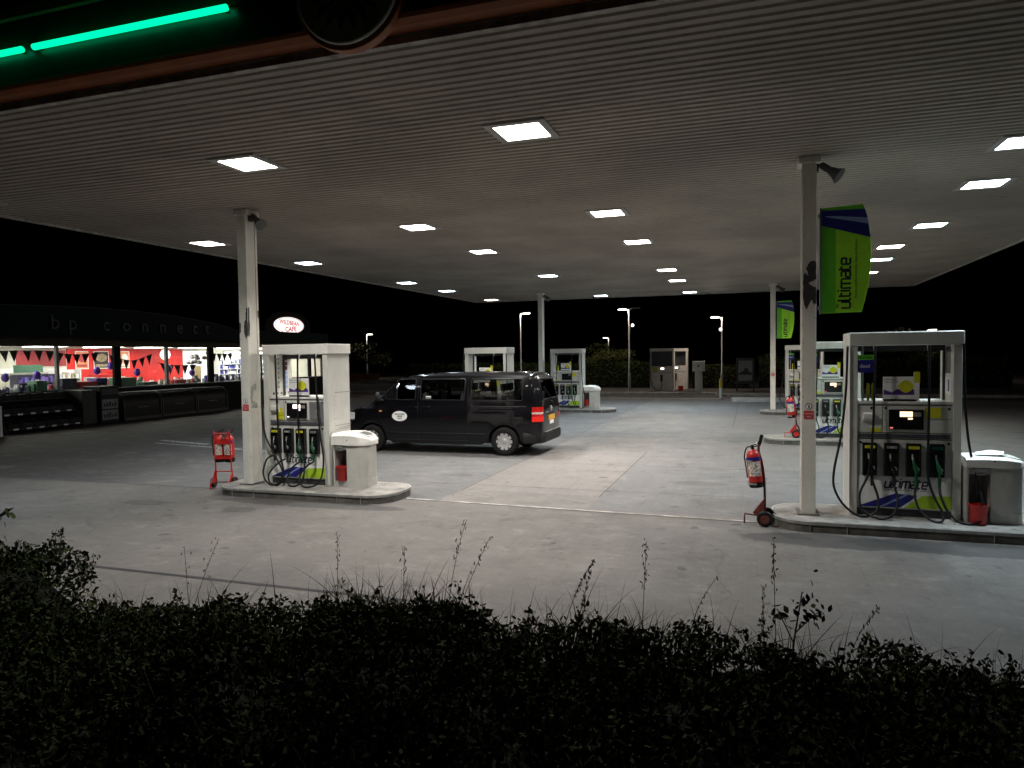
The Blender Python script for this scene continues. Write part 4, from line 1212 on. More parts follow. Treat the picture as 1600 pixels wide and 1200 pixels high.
# ------------------------------------------------------------------ the shop
SX = -23.9
m_wall = mat('shop_wall', (.018, .019, .019), .8, spec=.1, var=.2, scale=3, grime=.3)
m_fascia = mat('shop_fascia_green', (.0025, .0125, .0105), .6, var=.15, spec=.08)
m_lint = mat('shop_lintel', (.085, .072, .045), .7, var=.2, spec=.1)
m_mull = mat('window_mullion', (.20, .21, .20), .5, var=.15)
m_int = mat('shop_interior_cream', (.62, .60, .50), .7, var=.05)
m_intw = mat('shop_interior_white', (.75, .75, .74), .6, var=.04)
m_intred = mat('shop_interior_red', (.62, .018, .018), .55, var=.15, scale=1.2)
m_intred2 = mat('shop_interior_dull_red', (.36, .045, .05), .6, var=.1)
m_floor = mat('shop_floor', (.28, .26, .24), .4, var=.1)
shop = thing('shop_building', 'low dark green filling station shop with a lit window front and arched sign board', 'shop', (0, 0, 0))
Y0, Y1, BX = 14.0, 36.5, -28.2
MB().box(SX - .22, SX, Y0, Y1, 0, 1.26).build('front_wall', m_wall, shop)
MB().box(SX - .20, SX + .02, Y0, Y1, 1.262, 1.31).build('window_sill', m_mull, shop, bevel=.006)
MB().box(SX - .22, SX + .05, Y0, Y1, 2.90, 3.18).build('lintel', m_lint, shop)
MB().box(SX - .8, SX + .55, Y0 - .2, Y1, 3.182, 3.24).build('soffit_ledge', m_wall, shop)
arc = [(Y0 - .2, 3.242)] + [(Y1, 3.242)] + [(Y1, 3.75), (28.5, 3.80), (27.3, 4.0), (26.0, 4.14), (24.5, 4.26), (23.0, 4.33), (21.5, 4.36), (20.0, 4.35), (18.5, 4.31), (17.0, 4.26), (15.5, 4.2), (Y0 - .2, 4.15)]
MB().prism(arc, 'x', SX + .10, SX + .22).build('fascia_board', m_fascia, shop)
ae = [(SX + .16, a, b + .012) for a, b in arc[3:]]
MB().tube(ae, .022, 6).build('fascia_edge', mat('fascia_edge', (.05, .06, .06), .5), shop)
MB().box(-29.5, SX + .1, Y0 - .2, Y1, 3.24, 3.45).build('roof', m_wall, shop)
MB().box(BX - .2, BX, Y0, Y1, 0, 3.2).build('back_wall', m_int, shop)
for a_, b_ in ((Y0 - .2, Y0), (Y1 - .2, Y1)): MB().box(BX, SX - .22, a_, b_, 0, 3.2).build('side_wall', m_int, shop)
MB().box(BX, SX - .22, Y0, Y1 - .2, -.02, .05).build('shop_floor', m_floor, shop)
MB().box(BX, SX - .22, Y0, Y1 - .2, 2.96, 3.0).build('shop_ceiling', m_intw, shop)
posts = [(14.0, .1), (16.6, .12), (19.37, .10), (21.95, .30), (24.5, .12), (27.15, .32), (29.6, .12), (32.4, .12), (35.0, .2)]
for yc, w_ in posts:
    MB().box(SX - .14, SX - .01, yc - w_ / 2, yc + w_ / 2, 1.31, 2.90).build('window_post', m_mull if w_ < .2 else m_wall, shop, bevel=.006)
m_sglass = glassmat('shop_glass', (.90, .93, .92), 1.35)
for (a, wa), (b, wb) in zip(posts, posts[1:]):
    MB().box(SX - .09, SX - .08, a + wa / 2, b - wb / 2, 1.31, 2.90).build('window_pane', m_sglass, shop)
m_strip = emis('shop_ceiling_light', (1, .95, .86), 16.0)
for i in range(8):
    y = 15.6 + i * 2.7
    MB().box(-27.4, -24.9, y - .30, y + .30, 2.935, 2.958).build('ceiling_light', m_strip, shop)
# raised dark letters on the sign board
m_let = mat('sign_letter_metal', (.055, .066, .066), .6, var=.2)
xs_ = SX + .222
for ch, yc, sz in (('b', 19.13, .74), ('p', 19.83, .74), ('c', 21.27, .74), ('o', 22.2, .74), ('n', 23.12, .74), ('n', 24.05, .74), ('e', 25.0, .74), ('c', 25.9, .74), ('t', 26.63, .74)):
    MB().text(ch, (xs_, yc - .02, 3.52), (0, 1, 0), (0, 0, 1), sz, ex=.05, center=True).build('sign_letter', m_let, shop, recalc=False)
# coloured wall panels inside
wp = lambda y0, y1, z0, z1, m, nm, d=.01: MB().box(BX, BX + d, y0, y1, z0, z1).build(nm, m, shop)
wp(21.0, 23.2, 2.16, 2.82, m_intred2, 'wall_panel', .03)
wp(23.26, 29.9, .9, 2.90, m_intred, 'wall_panel', .03)
wp(29.95, 31.6, .6, 2.80, emis('white_wall_glow', (1, .98, .92), 1.4), 'glowing_wall_panel', .03)  # plain white wall made to emit, its bright lighting put into the material
wp(20.2, 23.2, 1.9, 2.1, m_intw, 'wall_shelf', .05)
# round-topped cafe sign at the far end of the shop
cs = thing('cafe_sign', 'dark round-topped board with a lit white oval reading WILDBEAN CAFE', 'sign', (SX + .1, 32.9, 3.24))
MB().prism([(-2.0, 0), (2.0, 0), (2.0, .8)] + [(2.0 * math.cos(R(a)), .8 + .85 * math.sin(R(a))) for a in range(10, 180, 10)] + [(-2.0, .8)], 'x', -.06, .04).build('board', mat('sign_board_brown', (.014, .010, .008), .7, spec=.1), cs)
ov = MB().prism([(1.30 * math.cos(2 * math.pi * i / 40), .90 + .44 * math.sin(2 * math.pi * i / 40)) for i in range(40)], 'x', .041, .075).build('oval_panel', emis('oval_light', (1, .93, .88), 1.05), cs)
m_rl = emis('sign_red_letters', (.75, .02, .03), .55)
rim = [(.082, 1.24 * math.cos(2 * math.pi * i / 40), .90 + .405 * math.sin(2 * math.pi * i / 40)) for i in range(41)]
MB().tube(rim, .012, 5).text('WILDBEAN', (.079, 0, .93), (0, .998, -.06), (0, .06, .998), .33, center=True, fitw=1.75, bold=.03).text('CAFE', (.079, .12, .58), (0, .998, .05), (0, -.05, .998), .36, center=True, fitw=1.0, bold=.035).build('lettering', m_rl, ov, recalc=False)

# things inside the shop
def poster(y0, y1, z0, z1, label, cols, words=None):
    t = thing('wall_poster', label, 'poster', (BX + .045, (y0 + y1) / 2, z0), 0, 'posters on the red shop wall')
    w_, h_ = (y1 - y0) / 2, z1 - z0
    MB().box(0, .02, -w_, w_, 0, h_).build('frame', m_intw, t)
    MB().box(.0205, .024, -w_ + .04, w_ - .04, .04, h_ - .04).build('picture', cols[0], t)
    mb = MB()
    mb.add([(.026, (w_ - .1) * math.cos(a), h_ * .62 + h_ * .24 * math.sin(a)) for a in [2 * math.pi * i / 20 for i in range(20)]], [tuple(range(20))])
    mb.add([(.026, -w_ + .08, h_ * .12), (.026, w_ - .08, h_ * .12), (.026, w_ - .08, h_ * .26), (.026, -w_ + .08, h_ * .26)], [(0, 1, 2, 3)])
    mb.build('picture_shape', cols[1], t, recalc=False)
m_or = mat('poster_orange', (.75, .28, .14), .6); m_bk = mat('poster_black', (.04, .035, .03), .6); m_tan = mat('poster_tan', (.35, .28, .18), .6, var=.3, scale=10)
poster(23.62, 24.28, 2.0, 2.80, 'orange poster on the red wall between two dark-flag garlands', (m_or, m_intred2))
poster(24.55, 25.35, 2.0, 2.80, 'black and tan poster with white border on the red shop wall', (m_bk, m_tan))
poster(25.95, 26.5, 2.0, 2.80, 'second orange poster beside the thick window pillar', (m_or, m_intw))
m_prod = [mat('pack_blue', (.06, .07, .30), .5), mat('pack_purple', (.16, .10, .36), .5), mat('pack_white', (.65, .65, .68), .5), mat('pack_dark', (.03, .03, .06), .5), mat('pack_red', (.45, .04, .04), .5), mat('pack_green', (.05, .13, .08), .5), mat('pack_tan', (.4, .3, .15), .5)]
def shelf_unit(name, label, y0, y1, x, zs, mats_w, depth=.35, back=None, z1=None):
    t = thing(name, label, 'shelves', (x, 0, 0))
    mb = MB()
    for z in zs: mb.box(0, depth, y0, y1, z - .025, z)
    mb.box(-.03, 0, y0, y1, .05, (z1 or zs[-1] + .35))
    for y in (y0, y1): mb.box(0, depth, y - .015, y + .015, .05, (z1 or zs[-1] + .35))
    mb.build('rack', back or m_intw, t)
    pk = MB()
    for z in zs:
        y = y0 + .04
        while y < y1 - .1:
            w_ = random.uniform(.05, .12); h_ = random.uniform(.12, .26)
            pk.box(random.uniform(.03, .12), depth - random.uniform(.02, .1), y, y + w_ * .9, z + .001, z + h_, random.choice(mats_w))
            y += w_
    pk.build('packs', m_prod, t)['kind'] = 'stuff'
    return t
shelf_unit('display_shelves', 'shelves of blue and purple packs at the left of the shop window', 20.3, 21.9, -27.6, (.5, .85, 1.2, 1.52), (0, 1, 1, 2, 3), back=m_prod[3], z1=1.85)
shelf_unit('display_shelves', 'pale stacked shelves behind the shop counter beside red goods', 22.0, 23.2, -27.7, (.6, 1.0, 1.35, 1.65), (2, 4, 6, 2, 5))
shelf_unit('display_shelves', 'brightly lit white shelving at the far end of the shop', 31.9, 36.0, -27.9, (.7, 1.0, 1.28, 1.55, 1.82, 2.1), (2, 2, 3, 0, 2), z1=2.5)
MB_ = MB().box(-27.2, -27.0, 31.9, 36.1, 2.66, 2.72)
tag(MB_.build('strip_light', emis('shelf_strip', (.95, .97, 1), 16)), 'strip light above the white shelving at the far end of the shop', 'light')
ct = thing('shop_counter', 'pale counter with a till below the red shop wall', 'counter', (-26.6, 26.4, 0))
MB().box(-.35, .35, -2.6, 2.2, .05, .98).build('cabinet', m_int, ct); MB().box(-.4, .42, -2.65, 2.25, .982, 1.03).build('worktop', m_intw, ct, bevel=.01)
def jar(x, y, z, h, r, m, label, cat='jar', name='counter_jar'):
    o = MB().lathe([(.001, 0), (r, 0), (r, h * .7), (r * .5, h * .85), (r * .55, h), (.001, h)], (0, 0, 0), 'z', 14).build(name, m, loc=(x, y, z))
    return tag(o, label, cat)
jar(-26.5, 27.0, 1.032, .42, .10, m_prod[4], 'red bottle standing on the pale shop counter', 'bottle', 'bottle')
jar(-26.5, 27.6, 1.032, .50, .16, M['galv'], 'round metal urn on the pale shop counter', 'urn', 'coffee_urn')
jar(-26.5, 27.95, 1.032, .45, .12, M['black'], 'black coffee machine on the pale shop counter', 'coffee machine', 'coffee_machine')
jar(-26.55, 25.2, 1.032, .34, .20, m_prod[6], 'tan bread basket on the pale shop counter', 'basket', 'basket')
jar(-26.45, 26.1, 1.032, .40, .18, m_prod[2], 'white dome cover on the pale shop counter', 'cake dome', 'cake_dome')
jar(-24.75, 27.0, 1.0, .62, .24, M['grey'], 'grey rounded machine near the window left of the thick pillar', 'machine', 'window_machine')
jar(-24.7, 28.3, .9, .75, .2, M['black'], 'dark plant pot shape inside the last shop window', 'plant pot', 'plant_pot')
tb = thing('display_table', 'dark display table with goods just inside the shop windows', 'table', (-24.75, 25.6, 0))
MB().box(-.35, .35, -1.7, 2.6, .95, 1.0).build('table_top', M['black'], tb)
for a in (-1.6, 2.5):
    for b in (-.3, .3): MB().box(b - .03, b + .03, a - .03, a + .03, .05, .948).build('leg', M['black'], tb)
for i, (y, z, w_, h_, c) in enumerate(((22.7, 1.1, .9, .34, 5), (23.9, 1.0, .7, .22, 5), (20.9, 1.05, .8, .30, 4), (25.6, 1.0, .5, .26, 4), (21.5, 1.28, .5, .18, 0), (20.1, 1.0, .6, .5, 3), (19.0, 1.0, .4, .45, 5))):
    nm = ('green carton stack', 'small green carton', 'pile of dark red bags', 'maroon hamper', 'bright blue tray', 'dark box', 'green potted goods box')[i]
    o = MB().box(-.25, .25, -w_ / 2, w_ / 2, 0, h_).box(-.26, .26, -w_ / 2 - .01, w_ / 2 + .01, h_ * .75, h_ * .82).build('goods_box', m_prod[c], loc=(-24.5, y, z + .22), bevel=.03)
    tag(o, nm + ' on the ledge inside the shop window', 'box')
    if z > .9:
        st_ = tag(MB().box(-.24, .24, -w_ / 2 + .02, w_ / 2 - .02, .05, z + .218).box(-.22, .22, -w_ / 2 + .04, w_ / 2 - .04, .05, z + .20).build('plinth_box', M['darkgrey'], loc=(-24.5, y, 0)), 'dark plinth under the ' + nm, 'plinth')
def goods(y0, y1, z, label, n, x=-24.55, pal=range(7), hmax=.26):
    t = thing('goods_display', label, 'shop display', (x, (y0 + y1) / 2, z), 0, 'jumbled goods behind the shop windows')
    L = (y1 - y0) / 2
    MB().box(-.28, .28, -L, L, -.04, 0).box(-.26, .26, -L + .02, L - .02, .05 - z, -.041).build('display_base', M['darkgrey'], t)
    g_ = MB()
    for k in range(n):
        yy, xx = rng.uniform(-L + .05, L - .05), rng.uniform(-.2, .2)
        h, w_ = rng.uniform(.08, hmax), rng.uniform(.04, .11)
        mi = int(rng.choice(list(pal)))
        if rng.uniform() < .45: g_.lathe([(.001, 0), (w_ * .5, 0), (w_ * .5, h * .65), (w_ * .2, h * .82), (w_ * .2, h), (.001, h)], (xx, yy, .002), 'z', 9, mi)
        else: g_.box(xx - w_ / 2, xx + w_ / 2, yy - w_ / 2, yy + w_ / 2, .002 + k * 1e-5, h, mi)
    g_.build('goods', m_prod, t)['kind'] = 'stuff'
    return t
goods(19.5, 20.7, 1.33, 'jumble of dark red and tan goods right of the thin first window post', 34, pal=(3, 4, 4, 6))
goods(22.2, 24.3, 1.36, 'pale cartons and jars right of the thick window pillar', 60, x=-25.1, pal=(2, 2, 6, 5, 4), hmax=.32)
goods(24.7, 26.8, 1.30, 'low heap of grey and maroon goods by the second thin window post', 46, pal=(3, 4, 2, 6))
goods(27.4, 30.5, 1.28, 'dark goods heaped below the white shelving in the last window', 60, pal=(3, 3, 0, 2), hmax=.36)
goods(17.0, 19.2, 1.30, 'bottles and green packs at the far left of the window', 50, pal=(5, 3, 2, 1))
sc_ = thing('serving_counter', 'cream serving counter with shelves against the red wall', 'counter', (-26.9, 24.0, 0))
for z in (1.0, 1.35, 1.62): MB().box(-.3, .3, -.75, .75, z - .04, z).build('shelf', m_int, sc_)
MB().box(-.3, .3, -.79, -.752, .05, 1.66).box(-.3, .3, .752, .79, .05, 1.66).box(-.32, -.302, -.79, .79, .05, 1.66).build('carcass', m_int, sc_)
MB().box(-.25, .25, -.55, .25, 1.621, 1.78).box(-.2, .2, .3, .6, 1.621, 1.9).build('oven', M['redplastic'], sc_, bevel=.02)
tag(MB().box(-.02, .02, -.6, .6, 0, .30).box(.021, .026, -.55, .0, .05, .25).build('header_board', m_prod[5], loc=(-27.2, 20.75, 1.93)), 'green header board above the blue and purple shelves', 'sign')
tag(MB().box(-.02, .02, -.3, .3, .05, 1.05).box(-.2, .2, -.28, -.25, 0, .05).box(-.2, .2, .25, .28, 0, .05).build('card_stand', m_prod[6], loc=(-26.4, 28.9, 1.0)), 'tan cardboard stand in front of the bright white wall', 'display stand')
def bunting(pts, label, x=-24.6, fl=.26, gap=.34):
    t = MB()
    P = catmull([(x + random.uniform(-.05, .05), a, b) for a, b in pts], 14)
    t.tube(P, .008, 4)
    acc = 0
    for a, b in zip(P, P[1:]):
        acc += (b - a).length
        if acc > gap:
            acc = 0
            d = (b - a).normalized() * fl * .5
            tw = random.uniform(-.06, .06)
            t.add([a - d * 1.3, a + d * 1.3, a + Vector((tw, random.uniform(-.03, .03), -fl * 1.55)), (a + Vector((tw * .5 + .006, 0, -fl * .5)))], [(0, 1, 3), (0, 3, 2), (1, 2, 3)])
    return tag(t.build('bunting', mat('bunting_dark', (.035, .028, .026), .8), recalc=False), label, 'bunting')
bunting([(14.5, 2.8), (17, 2.74), (19.3, 2.76), (20.4, 2.62), (21.8, 2.68)], 'string of dark triangular flags across the left shop windows')
bunting([(22.1, 2.62), (23.3, 2.36), (24.4, 2.62)], 'sagging string of dark flags in front of the red wall')
bunting([(24.6, 2.25), (25.6, 2.12), (26.9, 2.12)], 'low string of dark flags in the window left of the thick pillar', fl=.3, gap=.4)
bunting([(27.4, 2.72), (28.5, 2.62), (29.5, 2.7)], 'dark flags in the last window beside the near left column')
m_ball = mat('balloon_purple', (.12, .05, .42), .25, var=.1)
for (y, z, lb) in ((17.88, 1.82, 'purple balloon at the far left edge of the shop window'), (19.05, 1.87, 'purple balloon beside the thin first window post'), (21.55, 1.97, 'purple balloon left of the thick window pillar'), (22.2, 2.15, 'dull purple balloon right of the thick window pillar'), (23.5, 1.86, 'purple balloon in front of the red wall above the counter'), (25.2, 2.0, 'purple balloon behind the second thin window post'), (26.6, 1.76, 'purple balloon above the grey machine')):
    b = MB().ball((0, 0, .0), .13, .13, .16, 14, 10).cyl((0, 0, -.17), (0, 0, -.15), .02, .01, 8)
    b.tube([(0, 0, -.16), (.02, .01, -.35), (0, 0, -.5)], .003, 4)
    tag(b.build('balloon', m_ball, loc=(-24.55, y, z)), lb, 'balloon', 'purple balloons in the shop window')
tag(MB().ball((0, 0, 0), .22, .22, .24).build('globe_lamp', emis('globe_white', (1, .95, .9), 2.5), loc=(-25.2, 25.7, 2.6)), 'white glowing globe lamp in the window left of the thick pillar', 'lamp')
mb = MB()
for i in range(9): mb.ball((random.uniform(-.2, .2), random.uniform(-.5, .5), random.uniform(-.25, .25)), .12, .14, .10, 8, 6)
tag(mb.build('garland', M['galv'], loc=(-25.2, 27.6, 2.45)), 'silvery grey garland hanging inside the last bright window', 'garland')

# things outside, along the shop front
def crate_rack():
    t = thing('display_rack', 'black stepped rack of crates with white price tags left of the shop door', 'display rack', (-23.88, 16.6, 0))
    L = 2.75
    MB().prism([(0, .02), (1.15, .02), (1.15, .10), (.15, 1.42), (0, 1.42)], 'y', -.02, 0).prism([(0, .02), (1.15, .02), (1.15, .10), (.15, 1.42), (0, 1.42)], 'y', L, L + .02).build('side_panel', M['darkgrey'], t)
    for (x, z) in ((.80, .16), (.42, .62), (.08, 1.06)):
        sh = MB().box(x - .12 if x > .2 else 0, x + .34, .005, L - .005, z - .03, z).build('shelf', M['darkgrey'], t)
        for i in range(6):
            y = .03 + i * (L - .06) / 6
            cr = MB()
            x0, x1, w_ = max(.02, x - .08), x + .30, (L - .06) / 6 - .03
            cr.box(x0, x1, y, y + .012, z + .002, z + .26).box(x0, x1, y + w_ - .012, y + w_, z + .002, z + .26).box(x0, x0 + .012, y + .012, y + w_ - .012, z + .002, z + .26).box(x1 - .012, x1, y + .012, y + w_ - .012, z + .002, z + .17).box(x0, x1, y + .012, y + w_ - .012, z + .002, z + .012)
            for q in range(4): cr.box(x0 + .03, x1 - .03, y + .03 + q * .1, y + .1 + q * .1, z + .013, z + .2)
            co = cr.build('crate', M['black'], sh)
            if z < 1.0:
                MB().box(x + .345, x + .352, y + .13, y + .30, z - .035, z + .022).build('price_tag', M['white_print'], sh)
    return t
crate_rack()
nb = thing('notice_board', 'white pavement board cut by the left edge of the picture', 'board', (-22.0, 15.36, 0))
MB().box(-.02, .02, -.5, .5, .05, 1.0).build('panel', M['white_print'], nb); MB().box(-.25, .25, -.42, -.38, 0, .05).box(-.25, .25, .38, .42, 0, .05).build('foot', M['grey'], nb)
bxk = thing('storage_box', 'plain grey cupboard between the crate rack and the tall poster cabinet', 'cupboard', (-23.88, 19.62, 0))
MB().box(0, .75, .02, .62, 0.03, 1.28).build('cabinet', mat('cupboard_grey', (.03, .032, .03), .7, var=.2), bxk, bevel=.01); MB().box(.752, .76, .04, .60, .08, 1.22).build('door', mat('cupboard_door', (.036, .036, .034), .6, var=.3), bxk)
tc = thing('poster_cabinet', 'tall dark cabinet with two grey posters on its front', 'cabinet', (-23.88, 20.32, 0))
MB().box(0, .85, 0, .82, .02, 1.40).build('cabinet', M['black'], tc, bevel=.02)
MB().box(.852, .858, .06, .76, 1.08, 1.30).build('window', M['darkgrey'], tc)
for z in (.14, .55):
    p_ = MB().box(.852, .858, .06, .76, z, z + .36).build('notice', mat('dim_print', (.22, .22, .23), .6, var=.3, scale=16), tc)
    mb = MB()
    for k in range(5): mb.add([(.8595, .12 + k * .12, z + .08), (.8595, .20 + k * .12, z + .08), (.8595, .20 + k * .12, z + .2 + .03 * (k % 3)), (.8595, .12 + k * .12, z + .2 + .03 * (k % 3))], [(0, 1, 2, 3)])
    mb.build('picture_shape', M['ink'], p_, recalc=False)
m_bunk = mat('bunker_grey', (.04, .042, .04), .5, var=.2)
for i, (y0, y1, lb) in enumerate(((21.25, 23.1, 'curved-front dark chest nearest the poster cabinet'), (23.15, 25.05, 'middle curved-front dark chest below the shop windows'), (25.1, 27.0, 'curved-front dark chest nearest the left column'))):
    t = thing('storage_chest', lb, 'chest', (-23.88, 0, 0), 0, 'curved-front chests along the shop wall')
    pr2 = [(0, .03), (.98, .03), (.98, .55)] + [(.58 + .40 * math.cos(R(a)), .55 + .56 * math.sin(R(a))) for a in range(10, 91, 10)] + [(0, 1.11)]
    for a, b in ((y0, y0 + .05), (y1 - .05, y1)):
        MB().prism(pr2, 'y', a, b).build('end_panel', m_bunk, t, bevel=.008)
    pr3 = [(0, .05), (.94, .05), (.94, .55)] + [(.56 + .38 * math.cos(R(a)), .55 + .53 * math.sin(R(a))) for a in range(10, 91, 10)] + [(0, 1.08)]
    MB().prism(pr3, 'y', y0 + .052, y1 - .052, smooth=False).build('chest_body', M['black'], t)
    MB().box(.94, .985, y0 + .05, y1 - .05, .03, .14).build('trim_rail', m_bunk, t); MB().box(.3, .62, y0 + .05, y1 - .05, 1.085, 1.115).build('trim_rail', m_bunk, t)
    MB().box(.945, .96, (y0 + y1) / 2 - .25, (y0 + y1) / 2 + .25, .5, .53).build('handle', M['grey'], t)

# ------------------------------------------------------------------ far pumps, cabinet, bollard, poster frame
m_fp = mat('far_pump_paint', (.60, .54, .47), .5, var=.1, grime=.3)
def diesel_pump(loc, label):
    t = thing('diesel_pump', label, 'fuel pump', loc, 0, 'lone diesel pumps beyond the forecourt')
    W, D = 1.38, .7
    for x0 in (0, W - .09): MB().box(x0, x0 + .09, 0, D, 0, 2.34).build('side_post', m_fp, t, bevel=.006)
    MB().box(-.01, W + .01, -.01, D + .01, 2.342, 2.52).build('top_cap', m_fp, t, bevel=.01)
    MB().box(.092, W - .092, .02, D - .02, 0, 1.46).build('body', m_fp, t)
    MB().box(.092, W - .092, .012, .0195, 1.08, 1.10).box(.092, W - .092, .3, .33, 1.46, 2.34).build('panel_seam', M['darkgrey'], t)
    d_ = MB().box(.55, .90, .0, .019, 1.24, 1.42).build('display', M['blackgloss'], t)
    MB().box(.62, .82, -.003, -.0005, 1.27, 1.38).build('readout', M['lcd'], d_)
    MB().box(.14, .44, .012, .0195, 1.13, 1.43).build('notice', mat('dull_yellow', (.35, .33, .03), .6), t)
    MB().box(.60, .74, -.06, .019, .58, .98).build('nozzle_bay', M['black'], t)
    MB().tube([(.67, -.08, .92), (.67, -.1, .75), (.68, -.09, .6)], [.02, .028, .02], 8).build('nozzle', M['black'], t)
    MB().tube(catmull([(.68, -.09, .6), (.69, -.12, .3), (.62, -.15, .08), (.35, -.12, .10), (.08, -.06, .5), (.04, -.03, 1.6), (.05, 0, 2.34)], 8), .018, 7).build('hose', M['black'], t)
    return t
d1 = diesel_pump((-5.76, 42.7, .135), 'nearer of two lone diesel pumps beyond the forecourt, with a lit display')
dup(d1, (-5.20, 45.2, .135), 0, 'second lone diesel pump half hidden behind the nearer one', skip=('notice',))
tag(MB().lathe([(.001, 0), (.14, 0), (.17, .28), (.001, .28)], n=14).build('fire_bucket', M['redplastic'], loc=(-4.05, 43.4, .135)), 'small red bucket between the two lone diesel pumps', 'bucket')
cb = thing('air_line_cabinet', 'pale pedestal cabinet with a square head beside the lone diesel pumps', 'cabinet', (-2.94, 42.2, .135))
MB().box(-.20, .20, -.02, .34, 0, 1.17).build('pedestal', M['cream'], cb, bevel=.01)
hd_ = MB().box(-.33, .33, -.08, .40, 1.172, 1.75).build('head_box', M['cream'], cb, bevel=.015)
MB().box(-.06, .06, -.084, -.081, 1.42, 1.50).box(-.03, .03, -.084, -.081, 1.505, 1.56).build('symbol', M['ink'], hd_)
bl = thing('bollard', 'white and yellow bollard at the back edge of the forecourt', 'bollard', (-1.57, 38.6, 0))
MB().lathe([(.085, 0), (.085, .52), (.001, .52)], n=16).build('white_base', M['white'], bl)
MB().lathe([(.085, .522), (.085, .92), (.07, .98), (.03, 1.0), (.001, 1.0)], n=16).build('yellow_sleeve', mat('bollard_yellow', (.60, .45, .03), .5), bl)
bl['group'] = 'bollards'
ab = thing('poster_stand', 'dark framed poster board on legs near the far right column', 'poster board', (-.40, 43.0, .12))
MB().box(-.50, .50, -.05, .05, .55, 1.88).build('frame', M['darkgrey'], ab, bevel=.01)
pp = MB().box(-.38, .38, -.056, -.051, .62, 1.76).build('poster', mat('poster_grey', (.28, .28, .28), .5, var=.1), ab)
MB().poly([(-.36, -.058, .95), (.36, -.058, .95), (.36, -.058, 1.08), (.18, -.058, 1.12), (.14, -.058, 1.32), (-.02, -.058, 1.34), (-.10, -.058, 1.18), (-.36, -.058, 1.06)]).build('picture_shape', M['darkgrey'], pp, recalc=False)
for x in (-.45, .45): MB().box(x - .04, x + .04, -.04, .04, 0, .55).build('leg', M['darkgrey'], ab)
MB().box(-.6, .6, -.08, .08, .45, .55).build('shelf_rail', M['darkgrey'], ab)

# ------------------------------------------------------------------ street lamps
m_pole = mat('lamp_post_paint', (.40, .40, .38), .45, metal=.3, var=.1)
m_head = emis('street_lamp_glow', (1, .93, .84), 14)
def street_lamp(x, y, h, label, arms, base=.135, flood=None, e=210):
    t = thing('street_lamp', label, 'street lamp', (x, y, base), 0, 'street lamps beyond the forecourt')
    H = h - base
    MB().tube([(0, 0, 0), (0, 0, 1.0)], .085, 10).tube([(0, 0, 1.0), (0, 0, 1.06), (0, 0, H)], [.085, .05, .038], 10).build('post', m_pole, t)
    for dx, lit in arms:
        hx = .42 * dx
        hd = MB().tube([(0, 0, H - .02), (hx * .4, 0, H + .02)], .03, 8).prism([(hx * .25, H - .0), (hx * .3, H + .07), (hx * 1.5, H + .09), (hx * 1.55, H + .03)], 'y', -.10, .10).build('lamp_head', M['grey'], t)
        if lit:
            MB().box(min(hx * .35, hx * 1.5), max(hx * .35, hx * 1.5), -.085, .085, H - .035, H - .002).build('lens', m_head, hd)
            L = bpy.data.lights.new('street_light', 'POINT'); L.energy = e; L.color = (1, .90, .78); L.shadow_soft_size = .08
            lo = bpy.data.objects.new('street_light', L); link(lo, t); lo.location = (hx * .9, 0, H - .10)
    if flood:
        dx, z = flood
        f = MB().tube([(0, 0, z - base), (dx * .5, -.03, z - base)], .025, 7).build('flood_bracket', M['grey'], t)
        MB().ball((dx, -.05, z - base), .085, .085, .09, 12, 8).build('flood_lamp', emis('flood_glow', (1, .95, .88), 3.0), f)
street_lamp(-6.98, 42.7, 5.02, 'tall street lamp with two arms right of the far left column', ((-1, True), (1, False)), flood=(.22, 4.05))
street_lamp(-14.2, 44.0, 5.05, 'street lamp left of the far column behind the van', ((1, True),))
street_lamp(-1.71, 43.9, 4.45, 'street lamp behind the white and yellow bollard', ((-1, True),), flood=(-.08, 3.72))
street_lamp(-16.35, 85, 4.35, 'distant street lamp above the lit shrub', ((-1, True),), e=160)
street_lamp(-37.6, 65, 4.72, 'distant street lamp seen between the cafe sign and the van', ((1, True),), e=160)
street_lamp(12.2, 60, 3.85, 'distant street lamp peeping over the top of the largest pump', ((1, True),), e=110)

